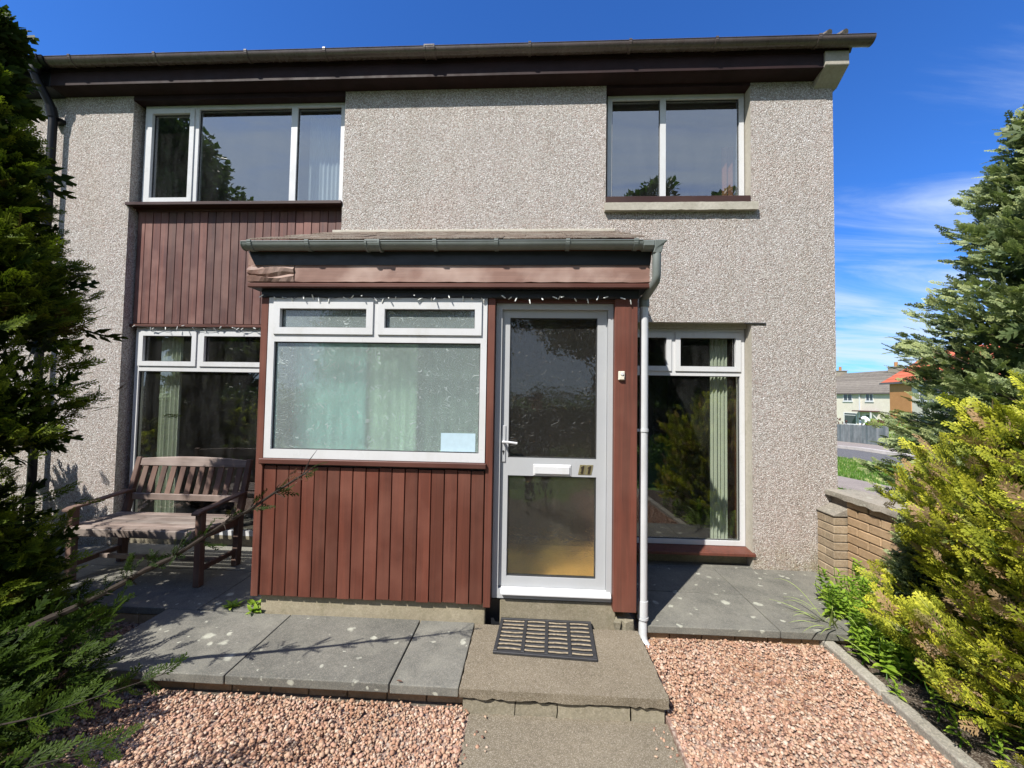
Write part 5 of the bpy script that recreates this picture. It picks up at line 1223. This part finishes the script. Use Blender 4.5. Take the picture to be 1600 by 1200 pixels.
fig = [
    ('jacket', off([(0, 0, .92), (0, -.01, 1.15), (0, 0, 1.36), (0, 0, 1.44), (-.17, .0, 1.40), (-.27, .05, 1.18), (-.17, .20, 1.50), (.17, 0, 1.40), (.24, .05, 1.18), (.06, .20, 1.50)], o), [(0, 1), (1, 2), (2, 3), (2, 4), (4, 5), (5, 6), (2, 7), (7, 8), (8, 9)], [(.16, .12), (.15, .115), (.165, .12), .07, .075, .052, .036, .075, .052, .036], 'jacket', 2),
    ('trousers', off([(0, 0, .93), (-.09, 0, .86), (-.11, .01, .48), (-.11, -.01, .10), (.09, 0, .86), (.12, .01, .48), (.13, -.01, .10)], o), [(0, 1), (1, 2), (2, 3), (0, 4), (4, 5), (5, 6)], [.14, .105, .072, .052, .105, .072, .052], 'jeans', 2),
    ('shoe', off([(-.11, -.03, .05), (-.115, .08, .04), (-.12, .17, .035)], o), [(0, 1), (1, 2)], [.045, .043, .035], 'gasket', 2),
    ('shoe', off([(.13, -.03, .05), (.135, .08, .04), (.14, .17, .035)], o), [(0, 1), (1, 2)], [.045, .043, .035], 'gasket', 2),
    ('head', off([(0, 0, 1.44), (0, .005, 1.52), (0, .015, 1.60), (0, .0, 1.68), (0, .105, 1.585), (-.085, .0, 1.60), (.085, .0, 1.60)], o), [(0, 1), (1, 2), (2, 3), (2, 4), (2, 5), (2, 6)], [.052, .062, (.080, .092), (.070, .082), .018, .016, .016], 'skin', 2),
    ('hair', off([(0, -.03, 1.60), (0, -.02, 1.70), (0, .045, 1.71), (0, -.06, 1.52)], o), [(0, 1), (1, 2), (0, 3)], [.082, .075, .048, .055], 'hair', 2),
    ('hand', off(h1[0], o), h1[1], h1[2], 'skin', 2), ('hand', off(h2[0], o), h2[1], h2[2], 'skin', 2)]
ph = figure('person', fig, o, 'photographer in dark clothes mirrored in the glazed front door')
for x in (-.028, .028): MB().tube([(o[0]+x, o[1]+.098, o[2]+1.625), (o[0]+x, o[1]+.106, o[2]+1.625)], .010, 10).build('eye', MT['white'], ph)
MB().tube([(o[0]-.022, o[1]+.108, o[2]+1.545), (o[0], o[1]+.112, o[2]+1.543), (o[0]+.022, o[1]+.108, o[2]+1.545)], .005, 6).build('mouth', MT['orange'], ph)
tag(MB().box(-.055, .105, -3.812, -3.803, 1.495, 1.575).build('phone', MT['phone'], None, .004), 'dark phone held up by the photographer behind the camera', 'phone')

# ------------------------------------------------------------------ the garden and street behind the camera, seen mirrored in the glass
LB = [(np.array([(0, 0, 0), (.5, -.33, .04), (1, 0, -.1), (.5, .33, .04)]), np.array([(0, 1, 2), (0, 2, 3)]), np.array([.4, .7, 1, .7]))]
def broadleaf(label, cx, cy_, H, R_, n, seed, ls=.24, clumps=34, zlow=.28, g0=-.3, mat='lf_tree'):
    g = np.random.default_rng(seed); t = thing('broadleaf_tree', (cx, cy_, g0), label, 'tree', 'trees across the green, mirrored in the windows')
    MB().tube([(cx, cy_, g0-.1), (cx+.1, cy_, g0+H*.35), (cx, cy_+.1, g0+H*.8)], .2, 10, radii=[.24, .16, .05]).build('trunk', MT['bark'], t, 0, True)
    mb = MB(); P, D = [], []
    for c in range(clumps):
        a = g.uniform(0, 2*PI); h = g.random(); rr_ = R_*g.uniform(.35, .95)*math.sin(PI*(.18+.78*h))**.7; q = np.array([cx+math.cos(a)*rr_, cy_+math.sin(a)*rr_, g0+H*(zlow+(1-zlow)*.92*h)])
        mb.tube([(cx, cy_, g0+H*(zlow+.5*(1-zlow)*h*.8)), tuple(q)], .05, 5, radii=[.07, .015]); cr_ = R_*g.uniform(.22, .42); k = 4*n//clumps
        d = g.normal(0, 1, (k, 3)); d /= np.linalg.norm(d, axis=1)[:, None]; P.append(q+d*cr_*(g.random(k)**.4)[:, None]*[1, 1, .8]); D.append(d+g.normal(0, .6, (k, 3)))
    P, D = np.concatenate(P), np.concatenate(D)
    V, F, T, Rn = place(LB, P, D, g.normal(0, 1, P.shape), ls*g.uniform(.6, 1.3, len(P)), seed); npmesh('crown', V, F, MT[mat], {'tip': T, 'rnd': Rn}, t)
    mb.build('limbs', MT['bark'], t); return t
broadleaf('tall broadleaf tree behind the camera mirrored in the upper left window', -13.6, -9.2, 12.3, 3.0, 5200, 1)
broadleaf('broadleaf tree mirrored low in the upstairs window on the right', 4.6, -11.5, 10.8, 2.3, 3400, 2, zlow=.2)
broadleaf('smaller broadleaf tree mirrored in the right pane of that upstairs window', 7.7, -12.0, 10.4, 2.2, 3200, 3, zlow=.2)
broadleaf('wide broadleaf tree mirrored in the porch window', -4.0, -14.5, 6.4, 2.6, 3600, 4)
broadleaf('broadleaf tree whose crown hangs over the mirrored door view', 1.9, -9.5, 6.8, 2.7, 4200, 5, zlow=.54)
broadleaf('broadleaf tree farther along the green to the left', -8.0, -18, 8.2, 3.2, 3600, 6)
for i, (x, y, r) in enumerate(((-20, -22, 4), (-6.5, -26, 3.5), (12, -24, 4), (18, -20, 4), (-11, -28, 4.5), (14, -13, 3))):
    broadleaf(('distant tree at the far left of the green', 'distant tree in the middle of the green', 'distant tree right of the middle of the green', 'distant tree at the far right of the green', 'distant tree between the left trees', 'nearer tree at the right of the green')[i], x, y, 6.2+i % 3, r, 2600, 20+i, ls=.36, clumps=22, zlow=.08)
conifer('golden_conifer', 'broad low golden conifer mirrored in the window behind the bench', -7.0, -4.9, -.2, 1.15, lambda h: 1.25*(1-h*.5), 60, 22, .19, MT['lf_gold'], SPK, 60, (0, .5), cull=False)
shrub('shrub', 'green shrub in the gravel garden mirrored in the lower right window', 3.2, -5.4, -.15, .9, .5, 500, .12, MT['lf_plant'], 61)
shrub('shrub', 'dark green hedge shrub behind the photographer to the left', -1.9, -7.0, -.3, 1.5, 1.3, 1500, .13, MT['lf_tree'], 62)
shrub('shrub', 'dark green hedge shrub behind the photographer to the right', 2.2, -7.4, -.3, 1.4, 1.4, 1500, .13, MT['lf_tree'], 63)

def hedge(label, x0, x1, y0, y1, h, n, seed, ls=.16):
    g = np.random.default_rng(seed); t = thing('hedge', ((x0+x1)/2, (y0+y1)/2, -.3), label, 'hedge')
    P = np.stack([g.uniform(x0, x1, n), g.uniform(y0, y1, n), -.3+h*g.random(n)**.7], 1); P[:, 2] += .12*np.sin(P[:, 0]*2.1)+.08*np.sin(P[:, 0]*5.3)
    V, F, T, R_ = place(LB, P, g.normal(0, 1, (n, 3)), g.normal(0, 1, (n, 3)), ls*g.uniform(.6, 1.4, n), seed); npmesh('foliage', V, F, MT['lf_tree'], {'tip': T, 'rnd': R_}, t)
    MB().box(x0+.15, x1-.15, (y0+y1)/2-.05, (y0+y1)/2+.05, -.35, h*.7-.3).build('hedge_core', MT['soil'], t)
hedge('long clipped green hedge along the far edge of the green, mirrored in the glass', -26, 16, -13.6, -12.9, 2.1, 16000, 71)
